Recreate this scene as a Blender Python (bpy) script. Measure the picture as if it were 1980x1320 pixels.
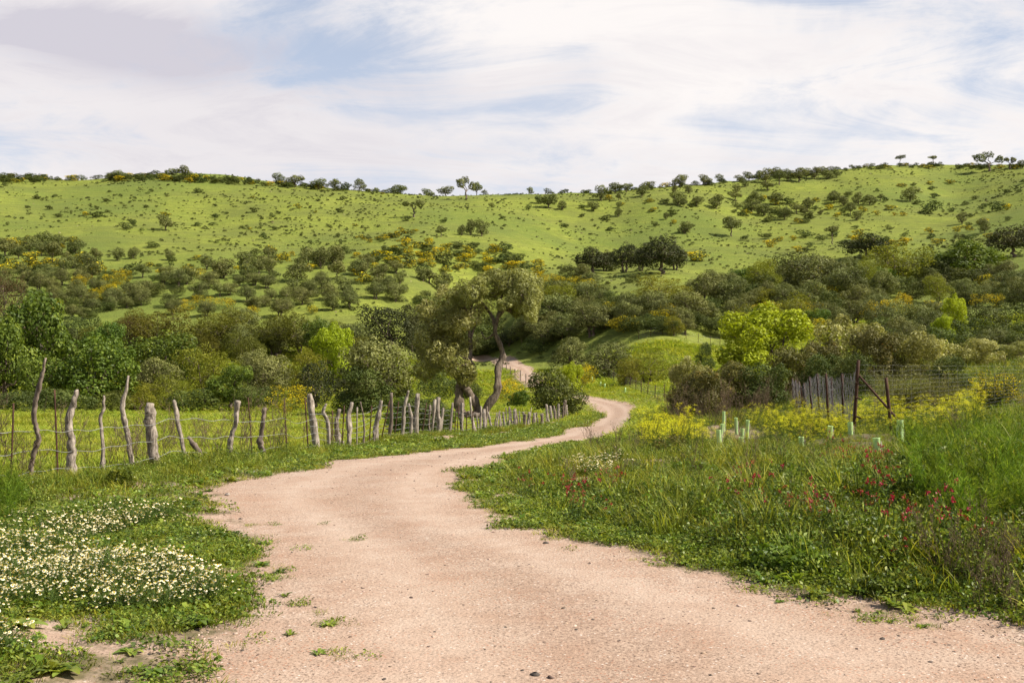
import bpy, math, random, time
import numpy as np
from mathutils import Vector
T0 = time.time()
for o in list(bpy.data.objects):
    bpy.data.objects.remove(o)
S = bpy.context.scene
COL = S.collection
R = math.radians
rng = np.random.default_rng(7)

# ------------------------------------------------------------ camera, light, exposure
FPX = 2200.0            # focal length in pixels of the 1980 wide photograph
EYE = 1.6
HOR = 700.0             # row of the true horizon
PITCH = math.atan((HOR - 660.0) / FPX)
cam = bpy.data.cameras.new('camera')
camo = bpy.data.objects.new('camera', cam)
COL.objects.link(camo)
camo.location = (0, 0, EYE)
camo.rotation_euler = (math.pi / 2 + PITCH, 0, 0)
cam.sensor_width = 36.0
cam.lens = 36.0 * FPX / 1980.0
cam.clip_start = 0.1
cam.clip_end = 6000
S.camera = camo

SUN_ELEV, SUN_AZ = R(46), R(99)      # azimuth from +Y towards +X
sd = Vector((math.sin(SUN_AZ) * math.cos(SUN_ELEV), math.cos(SUN_AZ) * math.cos(SUN_ELEV), math.sin(SUN_ELEV)))
sun = bpy.data.lights.new('sun', 'SUN')
sun.energy = 5.0
sun.angle = R(0.6)
sun.color = (1.0, 0.935, 0.83)
suno = bpy.data.objects.new('sun', sun)
COL.objects.link(suno)
suno.location = (60, 10, 80)
suno.rotation_euler = (-sd).to_track_quat('-Z', 'Y').to_euler()

S.view_settings.view_transform = 'Standard'
S.view_settings.look = 'None'
S.view_settings.exposure = 0.95
S.view_settings.gamma = 1
S.view_settings.use_curve_mapping = False
S.render.engine = 'CYCLES'
S.cycles.max_bounces = 5
S.cycles.diffuse_bounces = 3
S.cycles.glossy_bounces = 1
S.cycles.transmission_bounces = 3
S.cycles.transparent_max_bounces = 4
S.cycles.caustics_reflective = False
S.cycles.caustics_refractive = False
S.cycles.use_denoising = True
S.cycles.use_adaptive_sampling = True
S.cycles.adaptive_threshold = 0.02


class NT:
    def __init__(s, tree):
        s.t = tree
        s.n = tree.nodes
        s.l = tree.links

    def new(s, typ, **kw):
        n = s.n.new(typ)
        for k, v in kw.items():
            setattr(n, k, v)
        return n

    def put(s, sock, v):
        if isinstance(v, bpy.types.NodeSocket):
            s.l.new(v, sock)
        elif v is not None:
            if isinstance(v, (tuple, list)) and len(v) == 3 and sock.type == 'RGBA':
                v = (*v, 1)
            sock.default_value = v

    def m(s, op, a, b=None, c=None, clamp=False):
        n = s.new('ShaderNodeMath', operation=op)
        n.use_clamp = clamp
        s.put(n.inputs[0], a)
        if b is not None: s.put(n.inputs[1], b)
        if c is not None: s.put(n.inputs[2], c)
        return n.outputs[0]

    def vm(s, op, a, b=None, out=0):
        n = s.new('ShaderNodeVectorMath', operation=op)
        s.put(n.inputs[0], a)
        if b is not None: s.put(n.inputs[1], b)
        return n.outputs[out]

    def noise(s, vec, scale, detail=4, rough=.5, dist=0, out='Fac'):
        n = s.new('ShaderNodeTexNoise')
        s.put(n.inputs['Vector'], vec)
        n.inputs['Scale'].default_value = scale
        n.inputs['Detail'].default_value = detail
        n.inputs['Roughness'].default_value = rough
        n.inputs['Distortion'].default_value = dist
        return n.outputs[out]

    def mr(s, v, a, b, c=0., d=1., smooth=False):
        n = s.new('ShaderNodeMapRange')
        if smooth: n.interpolation_type = 'SMOOTHSTEP'
        s.put(n.inputs[0], v)
        for i, x in enumerate((a, b, c, d)):
            n.inputs[i + 1].default_value = x
        return n.outputs[0]

    def mix(s, f, a, b, mode='MIX'):
        n = s.new('ShaderNodeMix', data_type='RGBA', blend_type=mode)
        s.put(n.inputs[0], f)
        s.put(n.inputs[6], a)
        s.put(n.inputs[7], b)
        return n.outputs[2]

    def ramp(s, f, stops, interp='LINEAR'):
        n = s.new('ShaderNodeValToRGB')
        n.color_ramp.interpolation = interp
        e = n.color_ramp.elements
        while len(e) < len(stops): e.new(.5)
        for x, (p, c) in zip(e, stops):
            x.position = p
            x.color = (*c, 1)
        s.put(n.inputs[0], f)
        return n.outputs[0]


# ------------------------------------------------------------ sky
def make_world():
    w = bpy.data.worlds.new('World')
    S.world = w
    w.use_nodes = True
    w.cycles.sampling_method = 'MANUAL'
    w.cycles.sample_map_resolution = 512
    t = NT(w.node_tree)
    t.n.clear()
    out = t.new('ShaderNodeOutputWorld')
    sky = t.new('ShaderNodeTexSky', sky_type='NISHITA')
    sky.sun_disc = False
    sky.sun_elevation = SUN_ELEV
    sky.sun_rotation = SUN_AZ
    sky.air_density = 1.0
    sky.dust_density = 0.6
    sky.ozone_density = 1.5
    bg = t.new('ShaderNodeBackground')
    bg.inputs[1].default_value = 0.06
    t.l.new(sky.outputs[0], bg.inputs[0])
    tc = t.new('ShaderNodeTexCoord')
    d = tc.outputs['Generated']
    sep = t.new('ShaderNodeSeparateXYZ')
    t.l.new(d, sep.inputs[0])
    z = t.m('MAXIMUM', sep.outputs[2], 0.0)
    k = t.m('ADD', z, 0.17)
    com = t.new('ShaderNodeCombineXYZ')
    t.put(com.inputs[0], t.m('DIVIDE', sep.outputs[0], k))
    t.put(com.inputs[1], t.m('DIVIDE', sep.outputs[1], k))
    P = com.outputs[0]
    P = t.vm('ADD', P, (3.1, 1.7, 0))
    Pa = t.vm('MULTIPLY', P, (1.0, 0.62, 1))
    n1 = t.noise(Pa, 1.5, 9, .60, .4)
    n2 = t.noise(t.vm('ADD', t.vm('MULTIPLY', P, (1.2, 1.9, 1)), (9, 4, 0)), 1.6, 8, .66, 1.1)
    n3 = t.noise(t.vm('ADD', P, (19, 7, 0)), 0.55, 7, .55, .3)
    cov = t.m('ADD', t.m('MULTIPLY', n1, .65), t.m('MULTIPLY', n2, .66))

    def blob(px, py, sx, sy):
        v = Vector(((px - 990) / FPX, 1, (HOR - py) / FPX)).normalized()
        q = t.vm('MULTIPLY', t.vm('SUBTRACT', d, tuple(v)), (FPX / sx, 2., FPX / sy))
        L = t.vm('DOT_PRODUCT', q, q, out=1)
        return t.m('POWER', 2.718, t.m('MULTIPLY', L, -1.0))
    for (px, py, sx, sy, a) in ((680, 130, 200, 40, -.08), (960, 200, 240, 50, -.10), (1130, 130, 80, 60, -.14), (560, 60, 160, 60, -.06),
                                (1500, 150, 420, 110, .14), (1250, 20, 260, 50, .10), (150, 130, 300, 120, .14), (900, 40, 220, 40, .05), (760, 255, 330, 35, .08),
                                (1900, 30, 150, 60, -.10), (400, 235, 300, 40, .03), (1700, 25, 120, 30, -.05), (960, 290, 300, 25, -.04), (330, 160, 120, 30, -.04)):
        cov = t.m('ADD', cov, t.m('MULTIPLY', blob(px, py, sx, sy), a))
    # thicker veil towards the horizon all round
    cov = t.m('ADD', cov, t.mr(sep.outputs[2], 0.04, 0.22, -.01, -.09))
    cov = t.m('SUBTRACT', cov, t.mr(sep.outputs[2], 0.30, 0.7, 0., .30))
    f = t.mr(cov, .37, .66, 0., 1., True)
    grey = t.m('ADD', t.mr(n3, .42, .68, 0., 1.), 0)
    g2 = t.m('ADD', blob(180, 70, 330, 60), blob(330, 110, 200, 60))
    g2 = t.m('MULTIPLY', g2, t.mr(n2, .3, .65, .6, 1.))
    grey = t.m('ADD', t.m('MULTIPLY', grey, .45), t.mr(n2, .5, .72, 0, .35))
    grey = t.m('ADD', grey, t.m('MULTIPLY', g2, .75), clamp=True)
    cc = t.mix(grey, (.515, .492, .482), (.345, .332, .368))
    bgc = t.new('ShaderNodeBackground')
    t.put(bgc.inputs[0], cc)
    bgc.inputs[1].default_value = 1.0
    # thin high veil over the blue
    veil = t.new('ShaderNodeBackground')
    t.put(veil.inputs[0], (.355, .388, .465))
    mv = t.new('ShaderNodeMixShader')
    t.put(mv.inputs[0], t.mr(sep.outputs[2], .15, .7, .72, .12))
    t.l.new(bg.outputs[0], mv.inputs[1])
    t.l.new(veil.outputs[0], mv.inputs[2])
    ms = t.new('ShaderNodeMixShader')
    t.put(ms.inputs[0], f)
    t.l.new(mv.outputs[0], ms.inputs[1])
    t.l.new(bgc.outputs[0], ms.inputs[2])
    t.l.new(ms.outputs[0], out.inputs[0])


make_world()


# ------------------------------------------------------------ small numeric helpers
def vnoise(x, y, seed=0):
    xi = np.floor(x).astype(np.int64); yi = np.floor(y).astype(np.int64)
    fx = x - xi; fy = y - yi
    fx = fx * fx * (3 - 2 * fx); fy = fy * fy * (3 - 2 * fy)

    def h(a, b):
        n = (a * 374761393 + b * 668265263 + seed * 982451653) & 0x7fffffff
        n = ((n ^ (n >> 13)) * 1274126177) & 0x7fffffff
        n = (n ^ (n >> 16)) & 0xffff
        return n / 65535.0
    a = h(xi, yi); b = h(xi + 1, yi); c = h(xi, yi + 1); e = h(xi + 1, yi + 1)
    return (a * (1 - fx) + b * fx) * (1 - fy) + (c * (1 - fx) + e * fx) * fy - .5


def fbm(x, y, sc, octv=4, seed=0):
    s = 0; a = 1; tot = 0
    x = np.asarray(x, float) / sc; y = np.asarray(y, float) / sc
    for i in range(octv):
        s = s + a * vnoise(x, y, seed + i * 17)
        tot += a; a *= .5; x = x * 2.03 + 5.1; y = y * 2.03 + 1.7
    return s / tot * 2


CP, SPT = math.cos(PITCH), math.sin(PITCH)


def ray(px, py):
    """world direction of a pixel, normalised so that Y = 1"""
    a = (px - 990.0) / FPX; b = (660.0 - py) / FPX
    y = CP - b * SPT; z = SPT + b * CP
    return a / y, 1.0, z / y


def pt(px, py, D):
    r = ray(px, py)
    return (r[0] * D, D, EYE + r[2] * D)


# ------------------------------------------------------------ terrain
ctrl = [(0, 0, 0), (-3, 3, 0), (3, 3, .02), (0, 6, 0), (-6, 0, 0), (6, 0, .15), (0, -10, 0), (-10, -10, 0), (10, -10, .3), (-4, 8, 0), (2.4, 6.2, .03),
        (-60, 20, -.4), (-110, 100, -1.5), (-300, 220, 18), (-420, 330, 50), (-450, 600, 20), (60, 20, 2.5), (100, 100, 8), (300, 200, 38), (430, 330, 62),
        (500, 600, 30), (0, -100, 0), (-120, -100, 0), (120, -100, 2), (0, -500, 0), (-600, -300, 0), (600, -300, 3), (-900, 0, 0), (900, 0, 10),
        (0, 900, 10), (900, 900, 10), (-900, 900, 5), (0, 1600, 0), (25, 8, 1.2), (-25, 8, -.1)]
ctrlp = [(600, 1000, 11.7), (480, 940, 14.5), (1000, 920, 15.5), (700, 890, 18.3), (900, 866, 24.5), (1000, 850, 32), (1100, 840, 39), (1180, 822, 55),
         (1195, 800, 76), (1150, 775, 90), (1080, 757, 102), (1035, 742, 112), (1020, 720, 130), (980, 692, 160), (950, 686, 168),
         (1290, 790, 66), (1290, 752, 95), (1290, 730, 110), (1150, 722, 125), (1060, 700, 150), (1300, 680, 125), (1380, 660, 140),
         (20, 945, 14.2), (250, 915, 16.5), (510, 890, 19.3), (600, 869, 23.5), (807, 856, 29), (890, 841, 38), (1000, 828, 47), (1090, 808, 68),
         (0, 860, 24), (0, 800, 60), (0, 792, 85), (300, 794, 85), (560, 794, 85), (300, 840, 38), (650, 800, 75), (800, 790, 80), (870, 770, 100),
         (900, 745, 120), (930, 710, 145),
         (0, 690, 125), (200, 690, 125), (400, 690, 125), (600, 690, 125), (750, 700, 125),
         (150, 600, 150), (400, 600, 150), (650, 600, 152), (850, 596, 172), (890, 692, 160), (860, 694, 150), (910, 670, 175), (0, 600, 150),
         (0, 500, 195), (150, 500, 195), (400, 500, 195), (650, 500, 200), (850, 500, 205), (1050, 560, 180), (1050, 500, 222), (960, 475, 225),
         (1000, 440, 262), (1150, 470, 268), (1160, 530, 215),
         (100, 420, 255), (400, 420, 260), (700, 420, 265), (900, 425, 265),
         (1300, 460, 270), (1280, 524, 205), (1420, 524, 212), (1300, 600, 150), (1500, 600, 152), (1700, 600, 140), (1900, 600, 135), (1980, 560, 155),
         (1700, 520, 205), (1950, 492, 210), (1900, 420, 300), (1600, 440, 290), (1600, 385, 350), (1850, 375, 370), (1450, 405, 335), (1200, 410, 310),
         (1050, 400, 305),
         (1280, 1080, 9.0), (1600, 1160, 7.5), (1980, 1240, 6.4), (1300, 960, 13.8), (1700, 905, 17.5), (1980, 1010, 10), (1980, 905, 14), (1980, 810, 24),
         (1980, 745, 42), (1655, 850, 25), (1545, 805, 37), (1330, 808, 42), (1400, 860, 27), (1225, 856, 31), (1250, 888, 21), (1450, 740, 62),
         (1700, 720, 62), (1950, 700, 62), (1950, 660, 88), (1700, 650, 100), (1500, 660, 112)]
RIDGE = [(-150, 354, 370), (0, 351, 368), (100, 352, 368), (200, 350, 368), (350, 344, 372), (450, 350, 372), (550, 361, 368), (650, 369, 362), (750, 375, 358), (900, 377, 352), (1020, 374, 352),
         (1100, 371, 356), (1200, 369, 364), (1300, 362, 376), (1400, 351, 388), (1500, 340, 402), (1600, 331, 414), (1700, 323, 424), (1800, 319, 430), (1870, 319, 432), (1930, 321, 434), (1980, 324, 436), (2150, 330, 440)]
for p in RIDGE:
    ctrlp.append(p)
    q = pt(*p)
    ctrl.append((q[0] * 1.12, q[1] * 1.12, q[2] - 1.0))
    ctrl.append((q[0] * 1.35, q[1] * 1.35, q[2] - 16))
ctrl = np.array(ctrl + [pt(*p) for p in ctrlp], float)


def warp(x, y):
    r = np.sqrt(x * x + y * y) + 1e-9
    k = np.arcsinh(r / 14.) / r
    return x * k, y * k


def _tps_k(d2):
    return np.where(d2 > 0, d2 * np.log(d2 + 1e-12), 0.)


cu, cv = warp(ctrl[:, 0], ctrl[:, 1])
nC = len(cu)
K = _tps_k((cu[:, None] - cu[None]) ** 2 + (cv[:, None] - cv[None]) ** 2) + np.eye(nC) * 2e-4
Pm = np.column_stack([np.ones(nC), cu, cv])
A = np.zeros((nC + 3, nC + 3)); A[:nC, :nC] = K; A[:nC, nC:] = Pm; A[nC:, :nC] = Pm.T
# heights are interpolated relative to distance so that near and far errors look alike
rad = np.hypot(ctrl[:, 0], ctrl[:, 1]) + 20
W = np.linalg.solve(A, np.concatenate([ctrl[:, 2] / rad, [0, 0, 0]]))


def base_h(x, y):
    x = np.atleast_1d(np.asarray(x, float)); y = np.atleast_1d(np.asarray(y, float))
    u, v = warp(x, y)
    out = np.empty(len(x))
    for i in range(0, len(x), 20000):
        s = slice(i, i + 20000)
        k = _tps_k((u[s, None] - cu[None]) ** 2 + (v[s, None] - cv[None]) ** 2)
        out[s] = k @ W[:nC] + W[nC] + W[nC + 1] * u[s] + W[nC + 2] * v[s]
    return out * (np.hypot(x, y) + 20)


# road: pairs of (left edge pixel, right edge pixel) with the distances of each side
EL = [(-2.6, 1.5), (-2.45, 4.0)]
ER = [(3.4, 1.0), (3.2, 4.0)]
PL = [(420, 1320), (500, 1200), (550, 1100), (528, 1050), (486, 1000), (450, 960), (445, 938), (520, 920), (570, 910), (640, 896), (740, 882), (830, 872), (930, 862), (1020, 850),
      (1080, 840), (1130, 825), (1158, 808), (1160, 795), (1145, 783), (1118, 772), (1080, 762), (1045, 752), (1020, 744), (1000, 728), (985, 712), (968, 699), (942, 688)]
PR = [(1980, 1264), (1800, 1222), (1600, 1184), (1400, 1138), (1250, 1095), (1100, 1052), (1000, 1014), (928, 978), (893, 940), (897, 920), (920, 905), (980, 887), (1050, 870), (1130, 857),
      (1190, 842), (1215, 825), (1228, 803), (1222, 785), (1180, 773), (1120, 763), (1085, 754), (1062, 748), (1047, 741), (1042, 728), (1027, 712), (1010, 699), (985, 690)]
_ys = np.exp(np.linspace(math.log(3.0), math.log(620), 900))


def hit(px, py):
    a, _, c = ray(px, py)
    zz = EYE + c * _ys
    g = ground(a * _ys, _ys)
    w = np.nonzero(zz <= g)[0]
    if len(w) == 0: return None
    i = w[0]
    if i == 0: D = _ys[0]
    else:
        d0 = zz[i - 1] - g[i - 1]; d1 = g[i] - zz[i]
        D = _ys[i - 1] + (_ys[i] - _ys[i - 1]) * d0 / (d0 + d1 + 1e-9)
    return (a * D, D)


ROADPOLY = None


def seg_dist(x, y, P):
    """signed distance to polygon (negative inside)"""
    x = np.asarray(x, float); y = np.asarray(y, float)
    best = np.full(x.shape, 1e9); inside = np.zeros(x.shape, bool)
    n = len(P)
    for i in range(n):
        ax, ay = P[i]; bx, by = P[(i + 1) % n]
        dx, dy = bx - ax, by - ay
        L = dx * dx + dy * dy + 1e-12
        t = np.clip(((x - ax) * dx + (y - ay) * dy) / L, 0, 1)
        d = (x - ax - t * dx) ** 2 + (y - ay - t * dy) ** 2
        best = np.minimum(best, d)
        if ay != by:
            c = ((ay > y) != (by > y)) & (x < (bx - ax) * (y - ay) / (by - ay) + ax)
            inside ^= c
    d = np.sqrt(best)
    return np.where(inside, -d, d)


def ground(x, y):
    x = np.atleast_1d(np.asarray(x, float)); y = np.atleast_1d(np.asarray(y, float))
    z = base_h(x, y)
    r = np.hypot(x, y)
    far = np.clip((r - 120) / 100, 0, 1)
    z = z + far * (fbm(x, y, 46, 3, 5) * 1.9 + fbm(x, y, 9, 3, 8) * .28)
    near = 1 - np.clip((r - 40) / 80, 0, 1)
    if ROADPOLY is not None:
        d = seg_dist(x, y, ROADPOLY)
        off = np.clip((d - .25) / 1.2, 0, 1)
        z = z + off * (fbm(x, y, 1.6, 3, 3) * .15 * near + fbm(x, y, 6, 2, 4) * .16 * np.clip(r / 12, 0, 1))
        # shallow ditch and low bank on the right side of the near road
        rb = off * np.clip((x + 1.5 - 0.02 * y) / 2., 0, 1) * np.clip((30 - y) / 10, 0, 1) * np.clip((y + 4) / 4, 0, 1)
        z = z + rb * (-.10 * np.exp(-((d - .9) / .5) ** 2) + .10 * np.clip((d - 1.3) / 1.5, 0, 1))
        z = z + off * (.40 * np.exp(-((x - 4.7) ** 2 + (y - 11.2) ** 2) / 1.9) + .14 * np.exp(-((x - 2.0) ** 2 + (y - 9.3) ** 2) / .5))
        z = z + (1 - off) * fbm(x, y, 2.5, 2, 9) * .02
    return z


def hits(L):
    return [hit(*p) for p in L]


def resample(P, n):
    P = np.array(P, float)
    # Catmull-Rom through the points
    Q = np.vstack([2 * P[0] - P[1], P, 2 * P[-1] - P[-2]])
    out = []
    for i in range(1, len(Q) - 2):
        for t in np.linspace(0, 1, 12, endpoint=False):
            p0, p1, p2, p3 = Q[i - 1], Q[i], Q[i + 1], Q[i + 2]
            out.append(.5 * (2 * p1 + (p2 - p0) * t + (2 * p0 - 5 * p1 + 4 * p2 - p3) * t * t + (3 * p1 - p0 - 3 * p2 + p3) * t ** 3))
    out.append(P[-1])
    out = np.array(out)
    return out


def road_hits(L):
    out = []
    for px, py in L:
        h_ = hit(px, py)
        if py < 700:
            D_ = min(h_[1] if h_ else 999, 150 + (699 - py) * 1.7)
            h_ = (ray(px, py)[0] * D_, D_)
        out.append(h_)
    return out


_el = EL + road_hits(PL)
_er = ER + road_hits(PR)
_tail = [(_el[-1][0] - 2, _el[-1][1] + .6), (_el[-1][0] - 4, _el[-1][1] + 1)]
_tail2 = [(_er[-1][0] - 3, _er[-1][1] + 4.5), (_er[-1][0] - 6, _er[-1][1] + 5)]
RL = resample(_el + _tail, 12)
RR = resample(_er + _tail2, 12)
# side track beside and behind the camera
RL = np.vstack([[(-3.2, -12), (-3.0, -4)], RL]); RR = np.vstack([[(12, -12), (4.5, -2.5)], RR])
RR[3:15] = RR[3:15]
ROADPOLY = [tuple(p) for p in RL] + [tuple(p) for p in RR[::-1]]


# ------------------------------------------------------------ mesh helpers
def mesh_np(name, V, F, mat=None, tint=None, smooth=False, midx=None):
    V = np.ascontiguousarray(V, np.float32); F = np.asarray(F, np.int32)
    me = bpy.data.meshes.new(name)
    k = F.shape[1]
    me.vertices.add(len(V)); me.vertices.foreach_set('co', V.ravel())
    me.loops.add(F.size); me.loops.foreach_set('vertex_index', F.ravel())
    me.polygons.add(len(F))
    me.polygons.foreach_set('loop_start', np.arange(0, F.size, k, dtype=np.int32))
    me.polygons.foreach_set('loop_total', np.full(len(F), k, np.int32))
    if smooth: me.polygons.foreach_set('use_smooth', np.ones(len(F), bool))
    if midx is not None: me.polygons.foreach_set('material_index', np.asarray(midx, np.int32))
    if tint is not None:
        a = me.attributes.new('tint', 'FLOAT', 'POINT'); a.data.foreach_set('value', np.asarray(tint, np.float32))
    if mat is not None:
        for m_ in (mat if isinstance(mat, (list, tuple)) else [mat]):
            me.materials.append(m_)
    me.update(calc_edges=True)
    return me


class G:
    """quad soup builder"""
    def __init__(s):
        s.V = []; s.F = []; s.T = []; s.n = 0

    def add(s, V, F, t=0.):
        V = np.asarray(V, float); F = np.asarray(F, int)
        s.V.append(V); s.F.append(F + s.n); s.n += len(V)
        s.T.append(np.broadcast_to(np.asarray(t, float), (len(V),)).copy())

    def tube(s, path, rad, sides=7, t=0., rough=0., seed=0, cap=True, flat=1.0):
        path = np.asarray(path, float); n = len(path)
        rad = np.broadcast_to(np.asarray(rad, float), (n,))
        tan = np.gradient(path, axis=0); tan /= np.linalg.norm(tan, axis=1)[:, None] + 1e-9
        ref = np.array([0.13, 1, 0.21]) if abs(tan[0][2]) > .5 else np.array([0, 0, 1.])
        u = np.cross(tan, ref); u /= np.linalg.norm(u, axis=1)[:, None] + 1e-9
        v = np.cross(tan, u)
        a = np.linspace(0, 2 * np.pi, sides, endpoint=False)
        rr = rad[:, None] * np.ones((n, sides))
        if rough:
            q = np.random.default_rng(seed)
            lobes = 1 + rough * np.sin(a * 2 + q.uniform(0, 6))[None] * .6 + rough * np.sin(a * 3 + q.uniform(0, 6))[None] * .5
            rr = rr * lobes * (1 + rough * q.normal(0, .45, (n, sides)))
        V = path[:, None] + rr[..., None] * (np.cos(a)[None, :, None] * u[:, None] * flat + np.sin(a)[None, :, None] * v[:, None])
        V = V.reshape(-1, 3)
        i = np.arange(n - 1)[:, None] * sides; j = np.arange(sides)[None]
        j2 = (j + 1) % sides
        F = np.stack([i + j, i + j2, i + sides + j2, i + sides + j], -1).reshape(-1, 4)
        if cap:
            c = len(V)
            V = np.vstack([V, path[-1][None] + tan[-1][None] * rad[-1] * .15, path[:1]])
            k = (n - 1) * sides
            jj = np.arange(0, sides)
            Fc = np.stack([k + jj, k + (jj + 1) % sides, np.full(sides, c), np.full(sides, c)], -1)
            # degenerate quads avoided: fan of quads over pairs
            Fq = []
            for e in range(0, sides - 1, 2):
                Fq.append([k + e, k + (e + 1) % sides, k + (e + 2) % sides, c])
            if sides % 2: Fq.append([k + sides - 1, k, c, k + sides - 1]) if False else None
            F = np.vstack([F, np.array(Fq)])
        s.add(V, F, t)

    def leaves(s, C, N, L, Wd, t, q, fold=None):
        """diamond leaves: centres C, normals N"""
        n = len(C)
        N = N / (np.linalg.norm(N, axis=1)[:, None] + 1e-9)
        r = q.normal(size=(n, 3))
        T = np.cross(N, r); T /= np.linalg.norm(T, axis=1)[:, None] + 1e-9
        B = np.cross(N, T)
        L = np.broadcast_to(L, (n,))[:, None]; Wd = np.broadcast_to(Wd, (n,))[:, None]
        V = np.stack([C - T * L * .5, C + B * Wd * .5 + T * L * .08, C + T * L * .5, C - B * Wd * .5 + T * L * .08], 1).reshape(-1, 3)
        F = np.arange(n * 4).reshape(-1, 4)
        s.add(V, F, np.repeat(t, 4))

    def mesh(s, name, mat, smooth=False):
        return mesh_np(name, np.vstack(s.V), np.vstack(s.F), mat, np.concatenate(s.T), smooth)


def obj(name, me, parent=None, loc=(0, 0, 0), rot=(0, 0, 0), scl=(1, 1, 1), label=None, cat=None, group=None, kind=None):
    o = bpy.data.objects.new(name, me)
    COL.objects.link(o)
    o.location = loc; o.rotation_euler = rot
    o.scale = scl if hasattr(scl, '__len__') else (scl,) * 3
    if parent: o.parent = parent
    if label: o['label'] = label
    if cat: o['category'] = cat
    if group: o['group'] = group
    if kind: o['kind'] = kind
    return o


# ------------------------------------------------------------ materials
ALB = .75       # all reflectances were estimated at exposure 0.5 and are scaled to 0.95
def new_mat(name):
    m = bpy.data.materials.new(name); m.use_nodes = True
    t = NT(m.node_tree); t.n.clear()
    out = t.new('ShaderNodeOutputMaterial')
    return m, t, out


def leaf_mat(name, stops, trans=.3, rough=.55, spec=.25, var=.35, hue=.03, patch=None, interp='LINEAR'):
    m, t, out = new_mat(name)
    at = t.new('ShaderNodeAttribute'); at.attribute_name = 'tint'
    c = t.ramp(at.outputs['Fac'], [(p_, tuple(ALB * v_ for v_ in c_)) for p_, c_ in stops], interp)
    oi = t.new('ShaderNodeObjectInfo')
    hs = t.new('ShaderNodeHueSaturation')
    t.put(hs.inputs['Hue'], t.mr(oi.outputs['Random'], 0, 1, .5 - hue, .5 + hue))
    rv = t.m('FRACT', t.m('MULTIPLY', oi.outputs['Random'], 17.3))
    t.put(hs.inputs['Value'], t.mr(rv, 0, 1, 1 - var, 1 + var))
    t.put(hs.inputs['Color'], c)
    c = hs.outputs[0]
    if patch:
        geo = t.new('ShaderNodeNewGeometry')
        nz = t.noise(geo.outputs['Position'], patch[0], 3, .6)
        c = t.mix(t.mr(nz, .35, .65, 0, 1), c, t.mix(1.0, c, patch[1], 'MULTIPLY'))
    p = t.new('ShaderNodeBsdfPrincipled')
    t.put(p.inputs['Base Color'], c)
    p.inputs['Roughness'].default_value = rough
    p.inputs['Specular IOR Level'].default_value = spec
    tr = t.new('ShaderNodeBsdfTranslucent')
    t.put(tr.inputs[0], t.mix(1.0, c, (1.35, 1.3, .6), 'MULTIPLY'))
    mx = t.new('ShaderNodeMixShader'); mx.inputs[0].default_value = trans
    t.l.new(p.outputs[0], mx.inputs[1]); t.l.new(tr.outputs[0], mx.inputs[2]); t.l.new(mx.outputs[0], out.inputs[0])
    return m


def bark_mat(name, c1, c2, scale=9, stretch=.25, rough=.85, bump=.5):
    m, t, out = new_mat(name)
    c1 = tuple(ALB * v_ for v_ in c1); c2 = tuple(ALB * v_ for v_ in c2)
    tc = t.new('ShaderNodeTexCoord')
    v = t.vm('MULTIPLY', tc.outputs['Object'], (1, 1, stretch))
    n = t.noise(v, scale, 6, .65, .4)
    n2 = t.noise(tc.outputs['Object'], scale * .35, 4, .6)
    c = t.mix(t.mr(n, .35, .65, 0, 1), c1, c2)
    c = t.mix(t.mr(n2, .42, .7, 0, .55), c, tuple(x * .45 for x in c1))
    p = t.new('ShaderNodeBsdfPrincipled'); t.put(p.inputs['Base Color'], c)
    p.inputs['Roughness'].default_value = rough; p.inputs['Specular IOR Level'].default_value = .2
    b = t.new('ShaderNodeBump'); b.inputs['Strength'].default_value = bump; b.inputs['Distance'].default_value = .02
    t.put(b.inputs['Height'], n); t.l.new(b.outputs[0], p.inputs['Normal']); t.l.new(p.outputs[0], out.inputs[0])
    return m


def plain_mat(name, c, rough=.6, metal=0., spec=.3, trans=0.):
    m, t, out = new_mat(name)
    c = tuple(ALB * v_ for v_ in c)
    tc = t.new('ShaderNodeTexCoord')
    n = t.noise(tc.outputs['Object'], 14, 4, .6)
    cc = t.mix(t.mr(n, .35, .7, 0, .5), c, tuple(x * .55 for x in c))
    p = t.new('ShaderNodeBsdfPrincipled'); t.put(p.inputs['Base Color'], cc)
    p.inputs['Roughness'].default_value = rough; p.inputs['Metallic'].default_value = metal
    p.inputs['Specular IOR Level'].default_value = spec
    if trans:
        tr = t.new('ShaderNodeBsdfTranslucent'); t.put(tr.inputs[0], c)
        mx = t.new('ShaderNodeMixShader'); mx.inputs[0].default_value = trans
        t.l.new(p.outputs[0], mx.inputs[1]); t.l.new(tr.outputs[0], mx.inputs[2]); t.l.new(mx.outputs[0], out.inputs[0])
    else:
        t.l.new(p.outputs[0], out.inputs[0])
    return m


M = {}
# tint ramp positions: 0 inner/dark ... 1 light
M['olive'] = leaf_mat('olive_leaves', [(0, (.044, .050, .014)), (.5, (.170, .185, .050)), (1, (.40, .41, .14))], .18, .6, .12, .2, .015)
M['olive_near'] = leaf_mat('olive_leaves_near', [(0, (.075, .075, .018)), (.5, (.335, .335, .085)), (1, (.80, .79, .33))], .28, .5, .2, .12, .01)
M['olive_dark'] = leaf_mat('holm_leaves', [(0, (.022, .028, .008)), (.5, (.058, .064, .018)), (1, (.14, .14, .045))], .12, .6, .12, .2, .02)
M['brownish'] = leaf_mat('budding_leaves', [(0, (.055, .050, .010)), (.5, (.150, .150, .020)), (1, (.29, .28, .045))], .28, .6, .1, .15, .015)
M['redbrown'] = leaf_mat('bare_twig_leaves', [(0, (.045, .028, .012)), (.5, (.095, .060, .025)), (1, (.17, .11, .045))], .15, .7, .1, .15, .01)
M['broad'] = leaf_mat('oak_leaves', [(0, (.030, .052, .008)), (.5, (.115, .175, .020)), (1, (.30, .37, .055))], .28, .5, .15, .15, .015)
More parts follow.
